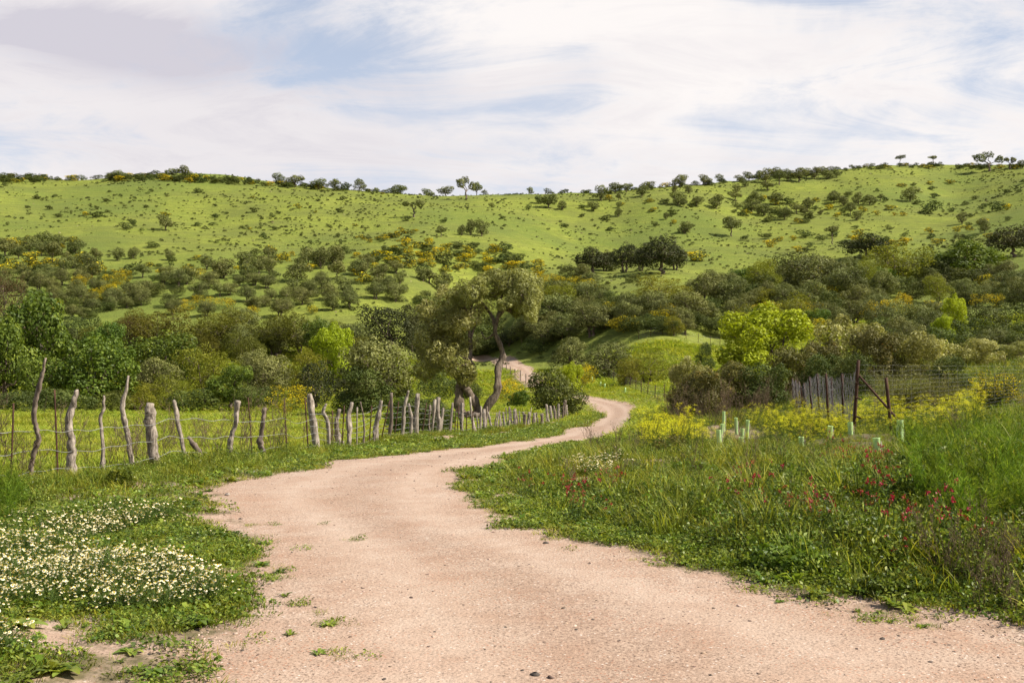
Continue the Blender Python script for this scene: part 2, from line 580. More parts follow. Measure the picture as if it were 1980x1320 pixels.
M['lime'] = leaf_mat('young_lime_leaves', [(0, (.20, .23, .010)), (.5, (.38, .48, .022)), (1, (.64, .72, .07))], .34, .55, .12, .08, .01)
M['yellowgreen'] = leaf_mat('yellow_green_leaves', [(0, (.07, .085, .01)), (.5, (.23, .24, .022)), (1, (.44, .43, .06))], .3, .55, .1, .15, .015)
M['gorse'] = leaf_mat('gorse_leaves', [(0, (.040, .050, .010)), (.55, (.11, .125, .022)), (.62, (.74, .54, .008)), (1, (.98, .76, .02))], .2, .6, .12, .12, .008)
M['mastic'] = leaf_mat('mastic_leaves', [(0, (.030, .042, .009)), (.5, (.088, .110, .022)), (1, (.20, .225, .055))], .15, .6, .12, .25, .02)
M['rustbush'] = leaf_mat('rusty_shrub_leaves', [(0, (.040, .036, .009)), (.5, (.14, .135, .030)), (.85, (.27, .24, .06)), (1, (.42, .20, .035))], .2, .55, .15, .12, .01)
M['trunk'] = bark_mat('olive_bark', (.085, .060, .042), (.30, .235, .175), 11, .3, .9, 1.)
M['wood'] = bark_mat('weathered_wood', (.13, .10, .075), (.58, .49, .39), 30, .10, .85, 1.)
M['wood_dark'] = bark_mat('dark_weathered_wood', (.13, .095, .07), (.33, .26, .20), 22, .14, .85, .6)
M['rust'] = bark_mat('rusty_iron', (.045, .022, .013), (.11, .052, .027), 30, .5, .8, .3)
M['wire'] = plain_mat('galvanised_wire', (.55, .54, .52), .45, .6, .5)
M['mesh'] = plain_mat('dull_mesh_wire', (.30, .29, .27), .6, .2, .3)
M['netting'] = plain_mat('grey_netting', (.17, .16, .16), .6, .1, .3)
M['tube'] = plain_mat('green_plastic', (.68, .92, .40), .45, 0, .4, .3)
M['stone'] = plain_mat('field_stone', (.42, .36, .30), .9)
M['stone_dark'] = plain_mat('dark_stone', (.10, .08, .065), .9)


# ------------------------------------------------------------ ground sheet
def gravel_colour(t, P):
    big = t.noise(P, .35, 4, .6)
    mid = t.noise(P, 2.2, 5, .65)
    fine = t.noise(P, 55, 4, .75)
    vo = t.new('ShaderNodeTexVoronoi'); vo.inputs['Scale'].default_value = 48; t.put(vo.inputs['Vector'], P)
    vo2 = t.new('ShaderNodeTexVoronoi'); vo2.inputs['Scale'].default_value = 105; t.put(vo2.inputs['Vector'], P)
    c = t.mix(t.mr(big, .35, .65, 0, 1), (.49, .345, .25), (.55, .42, .325))
    c = t.mix(t.mr(mid, .38, .68, 0, .8), c, (.42, .265, .18))
    c = t.mix(t.mr(fine, .50, .67, 0, 1), c, (.17, .115, .08))
    c = t.mix(t.mr(fine, .40, .25, 0, .6), c, (.60, .48, .38))
    sp = t.new('ShaderNodeSeparateColor'); t.put(sp.inputs[0], vo.outputs['Color'])
    ed = t.mr(vo.outputs['Distance'], .42, .25, 0, 1)
    c = t.mix(t.m('MULTIPLY', t.m('GREATER_THAN', sp.outputs[0], .85), ed), c, (.15, .10, .075))
    c = t.mix(t.m('MULTIPLY', t.m('GREATER_THAN', sp.outputs[1], .93), ed), c, (.72, .62, .53))
    c = t.mix(t.m('MULTIPLY', t.m('GREATER_THAN', sp.outputs[2], .88), ed), c, (.42, .20, .12))
    sp2 = t.new('ShaderNodeSeparateColor'); t.put(sp2.inputs[0], vo2.outputs['Color'])
    ed2 = t.mr(vo2.outputs['Distance'], .45, .2, 0, 1)
    c = t.mix(t.m('MULTIPLY', t.m('GREATER_THAN', sp2.outputs[0], .78), ed2), c, (.16, .105, .075))
    h = t.m('ADD', t.m('MULTIPLY', fine, .5), t.m('MULTIPLY', t.m('SUBTRACT', 1, vo.outputs['Distance']), .4))
    h = t.m('ADD', h, t.m('MULTIPLY', mid, .8))
    return c, h


def ground_mats():
    m, t, out = new_mat('ground_soil_and_turf')
    g = t.new('ShaderNodeNewGeometry'); P = g.outputs['Position']
    gc, gh = gravel_colour(t, P)

    def att(n):
        a = t.new('ShaderNodeAttribute'); a.attribute_name = n; return a.outputs['Fac']
    rd, far, field = att('roadd'), att('far'), att('field')
    e1 = t.noise(P, 1.3, 6, .7); e2 = t.noise(P, 9, 4, .7)
    # turf near
    n1 = t.noise(P, .5, 5, .6); n2 = t.noise(P, 6, 5, .7); n3 = t.noise(P, .07, 4, .6)
    turf = t.mix(t.mr(n2, .3, .7, 0, 1), (.10, .082, .045), (.20, .165, .085))
    turf = t.mix(t.mr(n1, .5, .75, 0, .6), turf, (.15, .12, .05))
    fld = t.mix(t.mr(n2, .3, .7, 0, 1), (.17, .225, .024), (.29, .345, .04))
    fld = t.mix(t.mr(n1, .4, .7, 0, .7), fld, (.36, .36, .07))
    fld = t.mix(t.mr(t.noise(P, .16, 4, .6), .52, .66, 0, .5), fld, (.33, .26, .10))
    hn = t.noise(P, .25, 6, .72); hn2 = t.noise(P, 1.1, 5, .75)
    hill = t.mix(t.mr(hn, .3, .7, 0, 1), (.165, .205, .030), (.285, .31, .052))
    hill = t.mix(t.mr(hn2, .52, .68, 0, .7), hill, (.085, .10, .018))
    hill = t.mix(t.mr(hn2, .40, .28, 0, .5), hill, (.36, .36, .07))
    hill = t.mix(t.mr(n3, .44, .60, 0, .7), hill, (.155, .175, .038))  # broad turf tone patches, here and below, that also paint in cloud shading
    hill = t.mix(t.mr(t.noise(P, .018, 4, .6), .48, .60, 0, .55), hill, (.13, .175, .034))
    # terracettes: level cattle paths
    sp = t.new('ShaderNodeSeparateXYZ'); t.put(sp.inputs[0], P)
    ter = t.m('SINE', t.m('ADD', t.m('MULTIPLY', sp.outputs[2], 5.2), t.m('MULTIPLY', t.noise(P, .05, 4, .6), 26)))
    hill = t.mix(t.m('MULTIPLY', t.mr(ter, .55, .95, 0, .5), t.mr(hn, .35, .6, 0, 1)), hill, (.12, .13, .03))
    c = t.mix(field, turf, fld)
    c = t.mix(far, c, hill)
    k = t.m('ADD', rd, t.m('ADD', t.m('MULTIPLY', t.m('SUBTRACT', e1, .5), 1.5), t.m('MULTIPLY', t.m('SUBTRACT', e2, .5), .7)))
    dirt = t.m('MULTIPLY', t.mr(k, .12, .42, 1, 0), t.mr(rd, 1.2, 2.6, 1, 0))
    bare = t.m('MULTIPLY', t.mr(t.noise(P, .9, 5, .7), .42, .52, 0, 1), t.m('SUBTRACT', 1, t.m('MAXIMUM', far, field)))
    bare = t.m('MULTIPLY', bare, t.mr(rd, 3., 5., 1, 0))
    dirt = t.m('MAXIMUM', dirt, bare)
    c = t.mix(dirt, c, gc)
    p = t.new('ShaderNodeBsdfPrincipled'); t.put(p.inputs['Base Color'], t.mix(1.0, c, (ALB, ALB, ALB), 'MULTIPLY'))
    p.inputs['Roughness'].default_value = .95; p.inputs['Specular IOR Level'].default_value = .1
    b = t.new('ShaderNodeBump'); b.inputs['Strength'].default_value = .7; b.inputs['Distance'].default_value = .012
    t.put(b.inputs['Height'], gh)
    b2 = t.new('ShaderNodeBump'); b2.inputs['Strength'].default_value = .8; b2.inputs['Distance'].default_value = .35
    t.put(b2.inputs['Height'], t.m('MULTIPLY', hn2, t.m('ADD', far, t.m('MULTIPLY', field, .15)))); t.l.new(b.outputs[0], b2.inputs['Normal'])
    t.l.new(b2.outputs[0], p.inputs['Normal']); t.l.new(p.outputs[0], out.inputs[0])
    m2, t, out = new_mat('pink_gravel')
    g = t.new('ShaderNodeNewGeometry'); P = g.outputs['Position']
    gc, gh = gravel_colour(t, P)
    ac = t.new('ShaderNodeAttribute'); ac.attribute_name = 'across'
    wob = t.m('ADD', ac.outputs['Fac'], t.m('MULTIPLY', t.m('SUBTRACT', t.noise(P, .6, 3, .5), .5), .10))
    def band(c_, w_):
        return t.m('POWER', 2.718, t.m('MULTIPLY', t.m('POWER', t.m('DIVIDE', t.m('SUBTRACT', wob, c_), w_), 2.0), -1.0))
    tracks = t.m('ADD', band(.26, .10), band(.74, .10), clamp=True)
    tn = t.noise(P, 3.5, 4, .7)
    gc = t.mix(t.m('MULTIPLY', tracks, t.mr(tn, .3, .7, .1, .45)), gc, (.60, .47, .37))
    loose = t.m('MULTIPLY', band(.5, .13), t.mr(t.noise(P, 26, 4, .8), .46, .66, 0, .8))
    gc = t.mix(loose, gc, (.25, .165, .115))
    p = t.new('ShaderNodeBsdfPrincipled'); t.put(p.inputs['Base Color'], t.mix(1.0, gc, (ALB, ALB, ALB), 'MULTIPLY'))
    p.inputs['Roughness'].default_value = .95; p.inputs['Specular IOR Level'].default_value = .1
    b = t.new('ShaderNodeBump'); b.inputs['Strength'].default_value = .7; b.inputs['Distance'].default_value = .012
    t.put(b.inputs['Height'], gh); t.l.new(b.outputs[0], p.inputs['Normal']); t.l.new(p.outputs[0], out.inputs[0])
    return m, m2


MG, MR_ = ground_mats()

FENCE_D = [(-200, 13.0), (20, 14.2), (143, 15.4), (250, 16.5), (364, 17.8), (510, 19.3), (600, 23.5), (700, 26), (807, 29), (890, 36), (950, 42), (1000, 47), (1050, 56), (1095, 68)]


def fence_d(px):
    return float(np.interp(px, [a for a, b in FENCE_D], [b for a, b in FENCE_D]))


def beyond_fence(x, y):
    px = 990 + x / np.maximum(y, .5) * FPX
    d = np.interp(px, [a for a, b in FENCE_D], [b for a, b in FENCE_D])
    return (y > d) & (px < 1100)


GRID = {}


def build_ground():
    rs = [0.0]
    r = .5
    while r < 2500:
        rs.append(r); r *= 1.0135 if r < 480 else 1.08
    rs = np.array(rs)
    a = np.concatenate([np.arange(-29, 29, .16), np.arange(29, 331, 3.)])
    a = np.radians(a)
    na, nr = len(a), len(rs)
    X = np.outer(rs, np.sin(a)).ravel(); Y = np.outer(rs, np.cos(a)).ravel()
    Z = ground(X, Y)
    d = seg_dist(X, Y, ROADPOLY)
    Zsurf = Z.copy()
    Z = Z - np.clip((-d - .09) / .3, 0, 1) * .03
    i = np.arange(nr - 1)[:, None] * na; j = np.arange(na)[None]; j2 = (j + 1) % na
    F = np.stack([i + j, i + na + j, i + na + j2, i + j2], -1).reshape(-1, 4)
    GRID['r'] = rs; GRID['a'] = np.append(a, a[0] + 2 * math.pi); Zg = Zsurf.reshape(nr, na); GRID['z'] = np.column_stack([Zg, Zg[:, :1]])
    me = mesh_np('ground', np.column_stack([X, Y, Z]), F[:, ::-1], MG, smooth=True)
    rr = np.hypot(X, Y)
    fl = beyond_fence(X, Y) * np.clip((105 - rr) / 20, 0, 1)
    px = 990 + X / np.maximum(Y, .5) * FPX
    mid = np.clip((rr - 45) / 25, 0, 1) * (px > 1100) * .8
    bank2 = np.clip((rr - 22) / 20, 0, 1) * (px > 1000) * .25
    fl = np.maximum(fl, np.maximum(mid, bank2))
    for nm, v in (('roadd', d), ('far', np.clip((rr - 95) / 50, 0, 1)), ('field', fl)):
        at = me.attributes.new(nm, 'FLOAT', 'POINT'); at.data.foreach_set('value', v.astype(np.float32))
    obj('ground', me, kind='structure')
    # gravel road sheet lying on the ground
    n = min(len(RL), len(RR)); k = 19
    Lp = RL[np.linspace(0, len(RL) - 1, 640).astype(int)] if False else None
    m_ = 640
    tt = np.linspace(0, 1, m_)
    def smp(Pq):
        q = np.linspace(0, 1, len(Pq)); return np.column_stack([np.interp(tt, q, Pq[:, 0]), np.interp(tt, q, Pq[:, 1])])
    A_, B_ = smp(RL), smp(RR)
    s = np.concatenate([[-.035, -.010, 0.], np.linspace(.05, .95, k - 6), [1., 1.010, 1.035]])
    Q = A_[:, None] * (1 - s)[None, :, None] + B_[:, None] * s[None, :, None]
    Q = Q.reshape(-1, 2)
    Zr = ground(Q[:, 0], Q[:, 1]) + np.tile(np.where((np.arange(k) == 0) | (np.arange(k) == k - 1), -.006, 0.), m_)
    V = np.column_stack([Q, Zr + .004])
    i = np.arange(m_ - 1)[:, None] * k; j = np.arange(k - 1)[None]
    F = np.stack([i + j, i + j + 1, i + k + j + 1, i + k + j], -1).reshape(-1, 4)
    rme = mesh_np('gravel_road', V, F, MR_, smooth=True)
    at = rme.attributes.new('across', 'FLOAT', 'POINT'); at.data.foreach_set('value', np.tile(s, m_).astype(np.float32))
    obj('gravel_road', rme, kind='structure', label='pale pink gravel track winding away between grass verges')


build_ground()


def ground(x, y):
    """height of the ground sheet itself, bilinear on its polar grid"""
    x = np.atleast_1d(np.asarray(x, float)); y = np.atleast_1d(np.asarray(y, float))
    r = np.hypot(x, y); th = np.arctan2(x, y)
    a0 = GRID['a'][0]
    th = np.where(th < a0, th + 2 * math.pi, th)
    i = np.clip(np.searchsorted(GRID['r'], r) - 1, 0, len(GRID['r']) - 2)
    j = np.clip(np.searchsorted(GRID['a'], th) - 1, 0, len(GRID['a']) - 2)
    u = (r - GRID['r'][i]) / (GRID['r'][i + 1] - GRID['r'][i]); v = (th - GRID['a'][j]) / (GRID['a'][j + 1] - GRID['a'][j])
    Z = GRID['z']
    return (Z[i, j] * (1 - v) + Z[i, j + 1] * v) * (1 - u) + (Z[i + 1, j] * (1 - v) + Z[i + 1, j + 1] * v) * u


print('ground', round(time.time() - T0, 1))
import re

# ------------------------------------------------------------ trees and shrubs: prototypes
def crown_points(q, lobes, n, sub=13, sr=(.34, .52), inner=.2, up=.15):
    """points and normals on clumps that sit on the surface of ellipsoid lobes"""
    SC, SR, ST = [], [], []
    for L in lobes:
        c = np.array(L[:3]); r = np.array(L[3:6] if len(L) > 5 else [L[3]] * 3)
        k = int(sub * (L[6] if len(L) > 6 else 1))
        d = q.normal(size=(k, 3)); d[:, 2] += up; d /= np.linalg.norm(d, axis=1)[:, None]
        f = q.uniform(*sr, size=k)
        SC.append(c + d * r * (q.uniform(.62, 1.02, size=k)[:, None] - f[:, None] * .35))
        SR.append(f[:, None] * r * q.uniform(.8, 1.2, (k, 3)))
        ST.append(q.uniform(0, 1, k))
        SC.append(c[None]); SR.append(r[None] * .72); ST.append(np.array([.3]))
    SC = np.vstack(SC); SR = np.vstack(SR); ST = np.concatenate(ST)
    w = (SR[:, 0] * SR[:, 2]); w = w / w.sum()
    ix = q.choice(len(SC), int(n * 1.6), p=w)
    d = q.normal(size=(len(ix), 3)); d /= np.linalg.norm(d, axis=1)[:, None]
    rad = 1 + q.normal(0, .09, len(ix))
    P = SC[ix] + d * SR[ix] * rad[:, None]
    N = d / SR[ix]; N /= np.linalg.norm(N, axis=1)[:, None]
    ins = np.zeros(len(ix), int)
    for c, r in zip(SC, SR):
        ins += (((P - c) / r) ** 2).sum(1) < .62
    keep = (ins == 0) | (q.uniform(size=len(ix)) < inner / np.maximum(ins, 1))
    P, N, T = P[keep][:n], N[keep][:n], ST[ix][keep][:n]
    return P, N, T


def foliage(g, q, lobes, n, L, Wd, rnd=.40, flower=None, **kw):
    P, N, T = crown_points(q, lobes, n, **kw)
    m = len(P)
    N = N + q.normal(0, rnd, (m, 3)) + np.array([0, 0, .25])
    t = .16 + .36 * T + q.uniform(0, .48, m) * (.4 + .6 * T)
    if flower is not None:
        t = np.minimum(t, .54)
        f = (T > 1 - flower[0]) & (q.uniform(size=m) < flower[1])
        f |= (T > 1 - flower[0] * 1.6) & (q.uniform(size=m) < flower[1] * .25)
        t = np.where(f, q.uniform(.75, 1, m), t)
    g.leaves(P, N, L * q.uniform(.6, 1.35, m), Wd * q.uniform(.6, 1.3, m), t, q)
    return P


def limb(q, a, b, n=7, wob=.06, sag=0.):
    a = np.array(a, float); b = np.array(b, float)
    s = np.linspace(0, 1, n)[:, None]
    P = a + (b - a) * s
    L = np.linalg.norm(b - a)
    off = q.normal(0, wob * L, (n, 3)) * np.sin(s * np.pi)
    P = P + off
    P[:, 2] += np.sin(s[:, 0] * np.pi) * sag * L
    return P


def tree_meshes(name, seed, lobes, n, L, Wd, leaf, tr=.05, trunk_h=.3, stems=1, twigs=True, bark='trunk', sub=13, rnd=.40, flower=None, sr=(.34, .52), inner=.2):
    """unit sized tree: crown about 1 wide, 1 high; lobes in that space"""
    q = np.random.default_rng(seed)
    g = G()
    for s_ in range(stems):
        fx = 0 if stems == 1 else (s_ - (stems - 1) / 2) * .10
        P = limb(q, (fx * .6, 0, -.08), (fx * 1.6 + q.uniform(-.03, .03), q.uniform(-.03, .03), trunk_h), 7, .05)
        g.tube(P, np.linspace(tr * 1.25, tr * .8, 7), 7, rough=.12, seed=seed)
        top = P[-1]
        for li, Lb in enumerate(lobes):
            if stems > 1 and li % stems != s_: continue
            e = np.array(Lb[:3])
            B = limb(q, top, e, 6, .09, .03)
            g.tube(B, np.linspace(tr * .6, tr * .14, 6), 5, rough=.1, seed=seed + li)
            if twigs:
                for k in range(5):
                    d = q.normal(size=3); d[2] = abs(d[2]) * .6; d /= np.linalg.norm(d)
                    r_ = np.array(Lb[3:6] if len(Lb) > 5 else [Lb[3]] * 3)
                    Tt = limb(q, B[3 + k % 3], e + d * r_ * .8, 5, .1)
                    g.tube(Tt, np.linspace(tr * .2, tr * .05, 5), 4, cap=False)
    tm = g.mesh(name + '_trunk', M[bark], True)
    g = G()
    foliage(g, q, lobes, n, L, Wd, rnd, flower, sub=sub, sr=sr, inner=inner)
    cm = g.mesh(name + '_crown', M[leaf])
    return tm, cm


def rand_lobes(q, k, low=.35, flat=.8, spread=.30, r=(.16, .26)):
    out = [(0, 0, low + (1 - low) * .5, .30, .30, (1 - low) * .42)]
    for i in range(k):
        a = i / k * 2 * math.pi + q.uniform(-.5, .5)
        rr = q.uniform(*r)
        z = q.uniform(low + rr * .7, 1 - rr * .9)
        s = spread * q.uniform(.7, 1.1) * (1 - .45 * max(0, z - .6))
        out.append((math.cos(a) * s, math.sin(a) * s, z, rr, rr, rr * flat))
    return out


PROTO = {}


def make_protos():
    q = np.random.default_rng(11)
    # detailed ones for 45..160 m
    for i in range(4):
        PROTO.setdefault('olive', []).append(tree_meshes('olive', 20 + i, rand_lobes(q, 8, (.02, .16, .0, .05)[i], .9, .31, (.17, .26)), 11000, .034, .020, 'olive', .032, .25, 1 + i % 2, True, sub=14))
    for i in range(3):
        PROTO.setdefault('broad', []).append(tree_meshes('oak', 40 + i, rand_lobes(q, 10, .08, .9, .33, (.15, .23)), 9000, .036, .026, 'broad', .035, .2, 1, False, sub=16, sr=(.28, .45)))
    for i in range(3):
        PROTO.setdefault('brownish', []).append(tree_meshes('budding', 50 + i, rand_lobes(q, 8, .1, 1, .30, (.17, .25)), 9500, .025, .016, 'brownish', .022, .3, 2, True, sub=9, rnd=1.1, inner=.5))
    PROTO['redbrown'] = [tree_meshes('twiggy', 60, rand_lobes(q, 8, .1, 1, .30, (.17, .25)), 8000, .022, .010, 'redbrown', .022, .3, 2, True, sub=9, rnd=1.2, inner=.5)]
    for i in range(2):
        PROTO.setdefault('yellowgreen', []).append(tree_meshes('yellowtree', 70 + i, rand_lobes(q, 8, .05, 1, .30, (.16, .24)), 8000, .026, .018, 'yellowgreen', .02, .3, 2, True, sub=12, rnd=.9, inner=.4))
    PROTO['lime'] = [tree_meshes('limetree', 80, rand_lobes(q, 16, .0, .9, .33, (.13, .20)), 13000, .034, .024, 'lime', .018, .3, 3, True, sub=12, rnd=.55, inner=.25, sr=(.25, .5))]
    for i in range(3):
        PROTO.setdefault('mastic', []).append((None, tree_meshes('mastic', 90 + i, rand_lobes(q, 7, .0, .9, .32, (.18, .27)), 6500, .038, .024, 'mastic', .02, .15, 1, False)[1]))
    for i in range(3):
        PROTO.setdefault('gorse', []).append((None, tree_meshes('gorse', 95 + i, rand_lobes(q, 8, .0, .8, .33, (.16, .26)), 6500, .026, .017, 'gorse', .02, .15, 1, False, flower=(.42, .7), rnd=.8)[1]))
    for i in range(2):
        PROTO.setdefault('dark', []).append(tree_meshes('holm', 100 + i, rand_lobes(q, 7, .08, .85, .31, (.18, .26)), 8000, .032, .021, 'olive_dark', .03, .2, 1, False))
    for i in range(3):
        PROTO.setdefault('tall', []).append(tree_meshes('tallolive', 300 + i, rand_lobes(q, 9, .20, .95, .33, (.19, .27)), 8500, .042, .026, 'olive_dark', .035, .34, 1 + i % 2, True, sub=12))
    # light ones for the far hill
    for i in range(5):
        lo = (.10, .02, .0, .26, .0)[i]
        PROTO.setdefault('olive_far', []).append(tree_meshes('farolive', 120 + i, rand_lobes(q, 5 + i % 3, lo, .85, .30, (.19, .29)), 2400, .062, .038, 'olive', .035, lo + .1, 1, False, sub=9))
    PROTO['umbrella_far'] = [tree_meshes('umbrella', 130, [(-.22, 0, .80, .26, .22, .15), (.2, .05, .82, .27, .24, .16), (0, -.1, .78, .25, .25, .15)], 1500, .06, .035, 'olive', .028, .55, 1, False, sub=8)]
    PROTO['split_far'] = [tree_meshes('split', 131, [(-.34, 0, .80, .17, .16, .17), (-.12, .05, .72, .10, .1, .1), (.30, 0, .76, .22, .2, .24), (.18, 0, .93, .12, .12, .07)], 1500, .055, .032, 'olive', .04, .42, 1, False, sub=8)]
    PROTO['wide_far'] = [tree_meshes('wide', 132, [(-.36, 0, .62, .14, .14, .22), (-.05, 0, .84, .17, .16, .14), (.22, 0, .70, .20, .18, .24), (.42, 0, .75, .10, .1, .12)], 1600, .052, .030, 'olive', .035, .36, 1, False, sub=8)]
    for i in range(4):
        PROTO.setdefault('mastic_far', []).append((None, tree_meshes('farbush', 140 + i, rand_lobes(q, 4, .0, .8, .30, (.2, .3)), 900, .085, .05, 'mastic', .02, .1, 1, False, sub=8)[1]))
    for i in range(3):
        PROTO.setdefault('gorse_far', []).append((None, tree_meshes('fargorse', 150 + i, rand_lobes(q, 4, .0, .7, .32, (.2, .3)), 900, .08, .05, 'gorse', .02, .1, 1, False, sub=9, flower=(.45, .7))[1]))


make_protos()
CATS = {'tall': ('olive_tree', 'olive tree'), 'olive': ('olive_tree', 'olive tree'), 'olive_far': ('olive_tree', 'olive tree'), 'umbrella_far': ('olive_tree', 'olive tree'), 'split_far': ('olive_tree', 'olive tree'), 'wide_far': ('olive_tree', 'olive tree'), 'broad': ('oak_tree', 'tree'),
        'brownish': ('budding_tree', 'tree'), 'redbrown': ('bare_tree', 'tree'), 'yellowgreen': ('leafy_tree', 'tree'), 'lime': ('young_tree', 'tree'),
        'mastic': ('mastic_bush', 'bush'), 'mastic_far': ('mastic_bush', 'bush'), 'gorse': ('gorse_bush', 'gorse'), 'gorse_far': ('gorse_bush', 'gorse'),
        'dark': ('holm_oak', 'tree')}
prng = random.Random(5)


def plant(kind, x, y, h, w, label, group=None, z=None, var=None, rz=None, depth=None):
    ps = PROTO[kind]
    tm, cm = ps[prng.randrange(len(ps)) if var is None else var % len(ps)]
    nm, cat = CATS[kind]
    if z is None: z = float(ground(x, y)[0])
    w = w / (.80 if kind == 'tall' else .92); h = h / .97
    if tm is None:
        return obj(nm, cm, None, (x, y, z - .03 * h), (0, 0, prng.uniform(0, 6.28) if rz is None else rz), (w, w if depth is None else depth, h), label, cat, group)
    e = obj(nm, None, None, (x, y, z - .01 * h), (0, 0, prng.uniform(0, 6.28) if rz is None else rz), (w, w if depth is None else depth, h), label, cat, group)
    obj('trunk', tm, e); obj('crown', cm, e)
    return e


def plant_d(kind, px, top, D, wpx, label, group=None, **kw):
    """base hidden: distance known, top row given"""
    x, y, zt = pt(px, top, D)
    z = float(ground(x, y)[0])
    while zt - z < max(1.2, .5 * wpx / FPX * D) and D > 60:      # the slope rises behind: stand it further down
        D -= 2
        x, y, zt = pt(px, top, D)
        z = float(ground(x, y)[0])
    return plant(kind, x, y, max(zt - z, .5), wpx / FPX * D, label, group, z=z, **kw)


def plant_b(kind, px, base, hpx, wpx, label, group=None, **kw):
    q = hit(px, base)
    if q is None:
        # on the crest: sit on the ridge line
        D = float(np.interp(px, [p[0] for p in RIDGE], [p[2] for p in RIDGE])) - 1.5
        q = (ray(px, base)[0] * D, D)
    return plant(kind, q[0], q[1], hpx / FPX * q[1], wpx / FPX * q[1], label, group, **kw)


# ------------------------------------------------------------ the two crooked olive trees in the middle
def bez(px_pts, D, dy=None):
    out = []
    for i, p in enumerate(px_pts):
        d = D + (dy[i] if dy is not None else 0)
        out.append(pt(p[0], p[1], d))
    out = np.array(out)
    # smooth
    n = len(out); s = np.linspace(0, n - 1, (n - 1) * 4 + 1)
    Q = np.vstack([2 * out[0] - out[1], out, 2 * out[-1] - out[-2]])
    res = []
    for v in s:
        i = min(int(v), n - 2); t = v - i
        p0, p1, p2, p3 = Q[i:i + 4]
        res.append(.5 * (2 * p1 + (p2 - p0) * t + (2 * p0 - 5 * p1 + 4 * p2 - p3) * t * t + (3 * p1 - p0 - 3 * p2 + p3) * t ** 3))
    return np.array(res)


def main_olives():
    D = 62.0; u = D / FPX
    q = np.random.default_rng(3)

    def build(nm, label, loc_px, stems, lobes_px, n, leafsize, flip=0):
        bx, by, _ = pt(loc_px, 800, D); bz = float(ground(bx, by)[0])
        e = obj(nm, None, None, (bx, by, bz), label=label, cat='olive tree')
        off = np.array([bx, by, bz])
        for (pts, w0, w1, dy) in stems:
            P = bez(pts, D, dy) - off
            if pts[0][1] > 790:
                P = np.vstack([P[:1] + np.array([0, 0, min(-.25, -P[0][2] - .15)]), P])
            g = G()
            rad = np.linspace(w0, w1, len(P)) * u * .5
            g.tube(P, rad * (1 + .12 * np.sin(np.arange(len(P)) * 1.3)), 10, rough=.24, seed=int(w0 * 7))
            obj('trunk' if w0 > 8 else 'branch', g.mesh('olive_limb', M['trunk'], True), e)
        g = G()
        lobes = []
        for (px, py, rx, rz, dd) in lobes_px:
            c = np.array(pt(px, py, D + dd)) - off
            lobes.append((c[0], c[1], c[2], rx * u, (rx + rz) * .5 * u, rz * u))
        foliage(g, q, lobes, n, leafsize, leafsize * .42, .6, sub=30, sr=(.20, .38), inner=.2)
        # hanging outer sprays
        obj('crown', g.mesh(nm + '_crown', M['olive_near']), e)
        # thin twigs inside the crown
        g = G()
        for L_, (px, py, rx, rz, dd) in zip(lobes, lobes_px):
            s0 = min(((np.linalg.norm((bez(s_[0], D, s_[3])[-1] - off) - np.array(L_[:3])), i) for i, s_ in enumerate(stems)))[1]
            st = bez(stems[s0][0], D, stems[s0][3])[-1] - off
            for k in range(7):
                d = q.normal(size=3); d /= np.linalg.norm(d)
                T = limb(q, st, np.array(L_[:3]) + d * np.array(L_[3:6]) * .85, 8, .07)
                g.tube(T, np.linspace(.055, .012, 8), 4, cap=False)
        obj('twigs', g.mesh(nm + '_twigs', M['trunk'], True), e)
        return e
    # right hand tree with the long S shaped trunk
    build('olive_tree', 'tall olive tree with long S-curved trunk rising right of the track', 935,
          [([(934, 806), (944, 782), (960, 760), (962, 735), (964, 705), (972, 688), (966, 665), (957, 640), (962, 615), (968, 595)], 16, 5, [0, 0, 0, 0, .2, .3, .2, 0, 0, 0]),
           ([(962, 612), (975, 598), (992, 582), (1008, 566)], 7, 4, [0, -.2, -.4, -.6]),
           ([(959, 632), (948, 606), (926, 580), (905, 562)], 7, 3, [0, .3, .6, .7]),
           ([(958, 642), (940, 655), (930, 640)], 4, 2, [0, .4, .6]),
           ([(966, 598), (968, 580), (975, 560)], 6, 3, [0, .2, .3])],
          [(1014, 572, 34, 44, -.5), (985, 550, 40, 30, 0), (945, 553, 34, 30, .7), (1034, 562, 20, 34, .2), (1026, 598, 20, 24, -.3), (1002, 600, 16, 16, .6), (915, 562, 28, 26, -1.0), (1008, 535, 28, 16, .5), (960, 533, 30, 13, 1.), (890, 572, 22, 24, -.4), (975, 590, 16, 12, -1.2)],
          34000, .12)
    build('olive_tree', 'leaning olive tree with two trunks and drooping crown left of the S-curved one', 905,
          [([(893, 806), (888, 785), (887, 760), (890, 740), (880, 720), (870, 700), (850, 672)], 21, 7, [0, 0, 0, .2, .3, .4, .6]),
           ([(922, 806), (920, 782), (908, 760), (896, 742), (900, 722), (908, 690), (910, 665), (906, 635), (905, 610)], 17, 5, [.4, .3, .1, 0, 0, -.1, 0, 0, 0]),
           ([(903, 800), (915, 806), (930, 803)], 18, 16, [-.2, -.3, -.2]),
           ([(908, 660), (918, 630), (930, 600)], 6, 3, [0, .4, .6]),
           ([(896, 735), (905, 715), (914, 700)], 10, 5, [-.3, -.6, -.9])],
          [(848, 622, 36, 34, 0), (828, 596, 22, 20, .6), (824, 660, 28, 30, -.2), (862, 655, 34, 34, .8), (842, 690, 32, 34, -.6), (880, 700, 30, 32, -.9), (900, 670, 22, 22, .3), (822, 716, 22, 22, .1), (905, 590, 42, 36, .2),
           (885, 625, 30, 26, -.6), (903, 722, 22, 26, -.4), (860, 575, 22, 24, 1.)],
          34000, .12)


main_olives()
print('olives', round(time.time() - T0, 1))

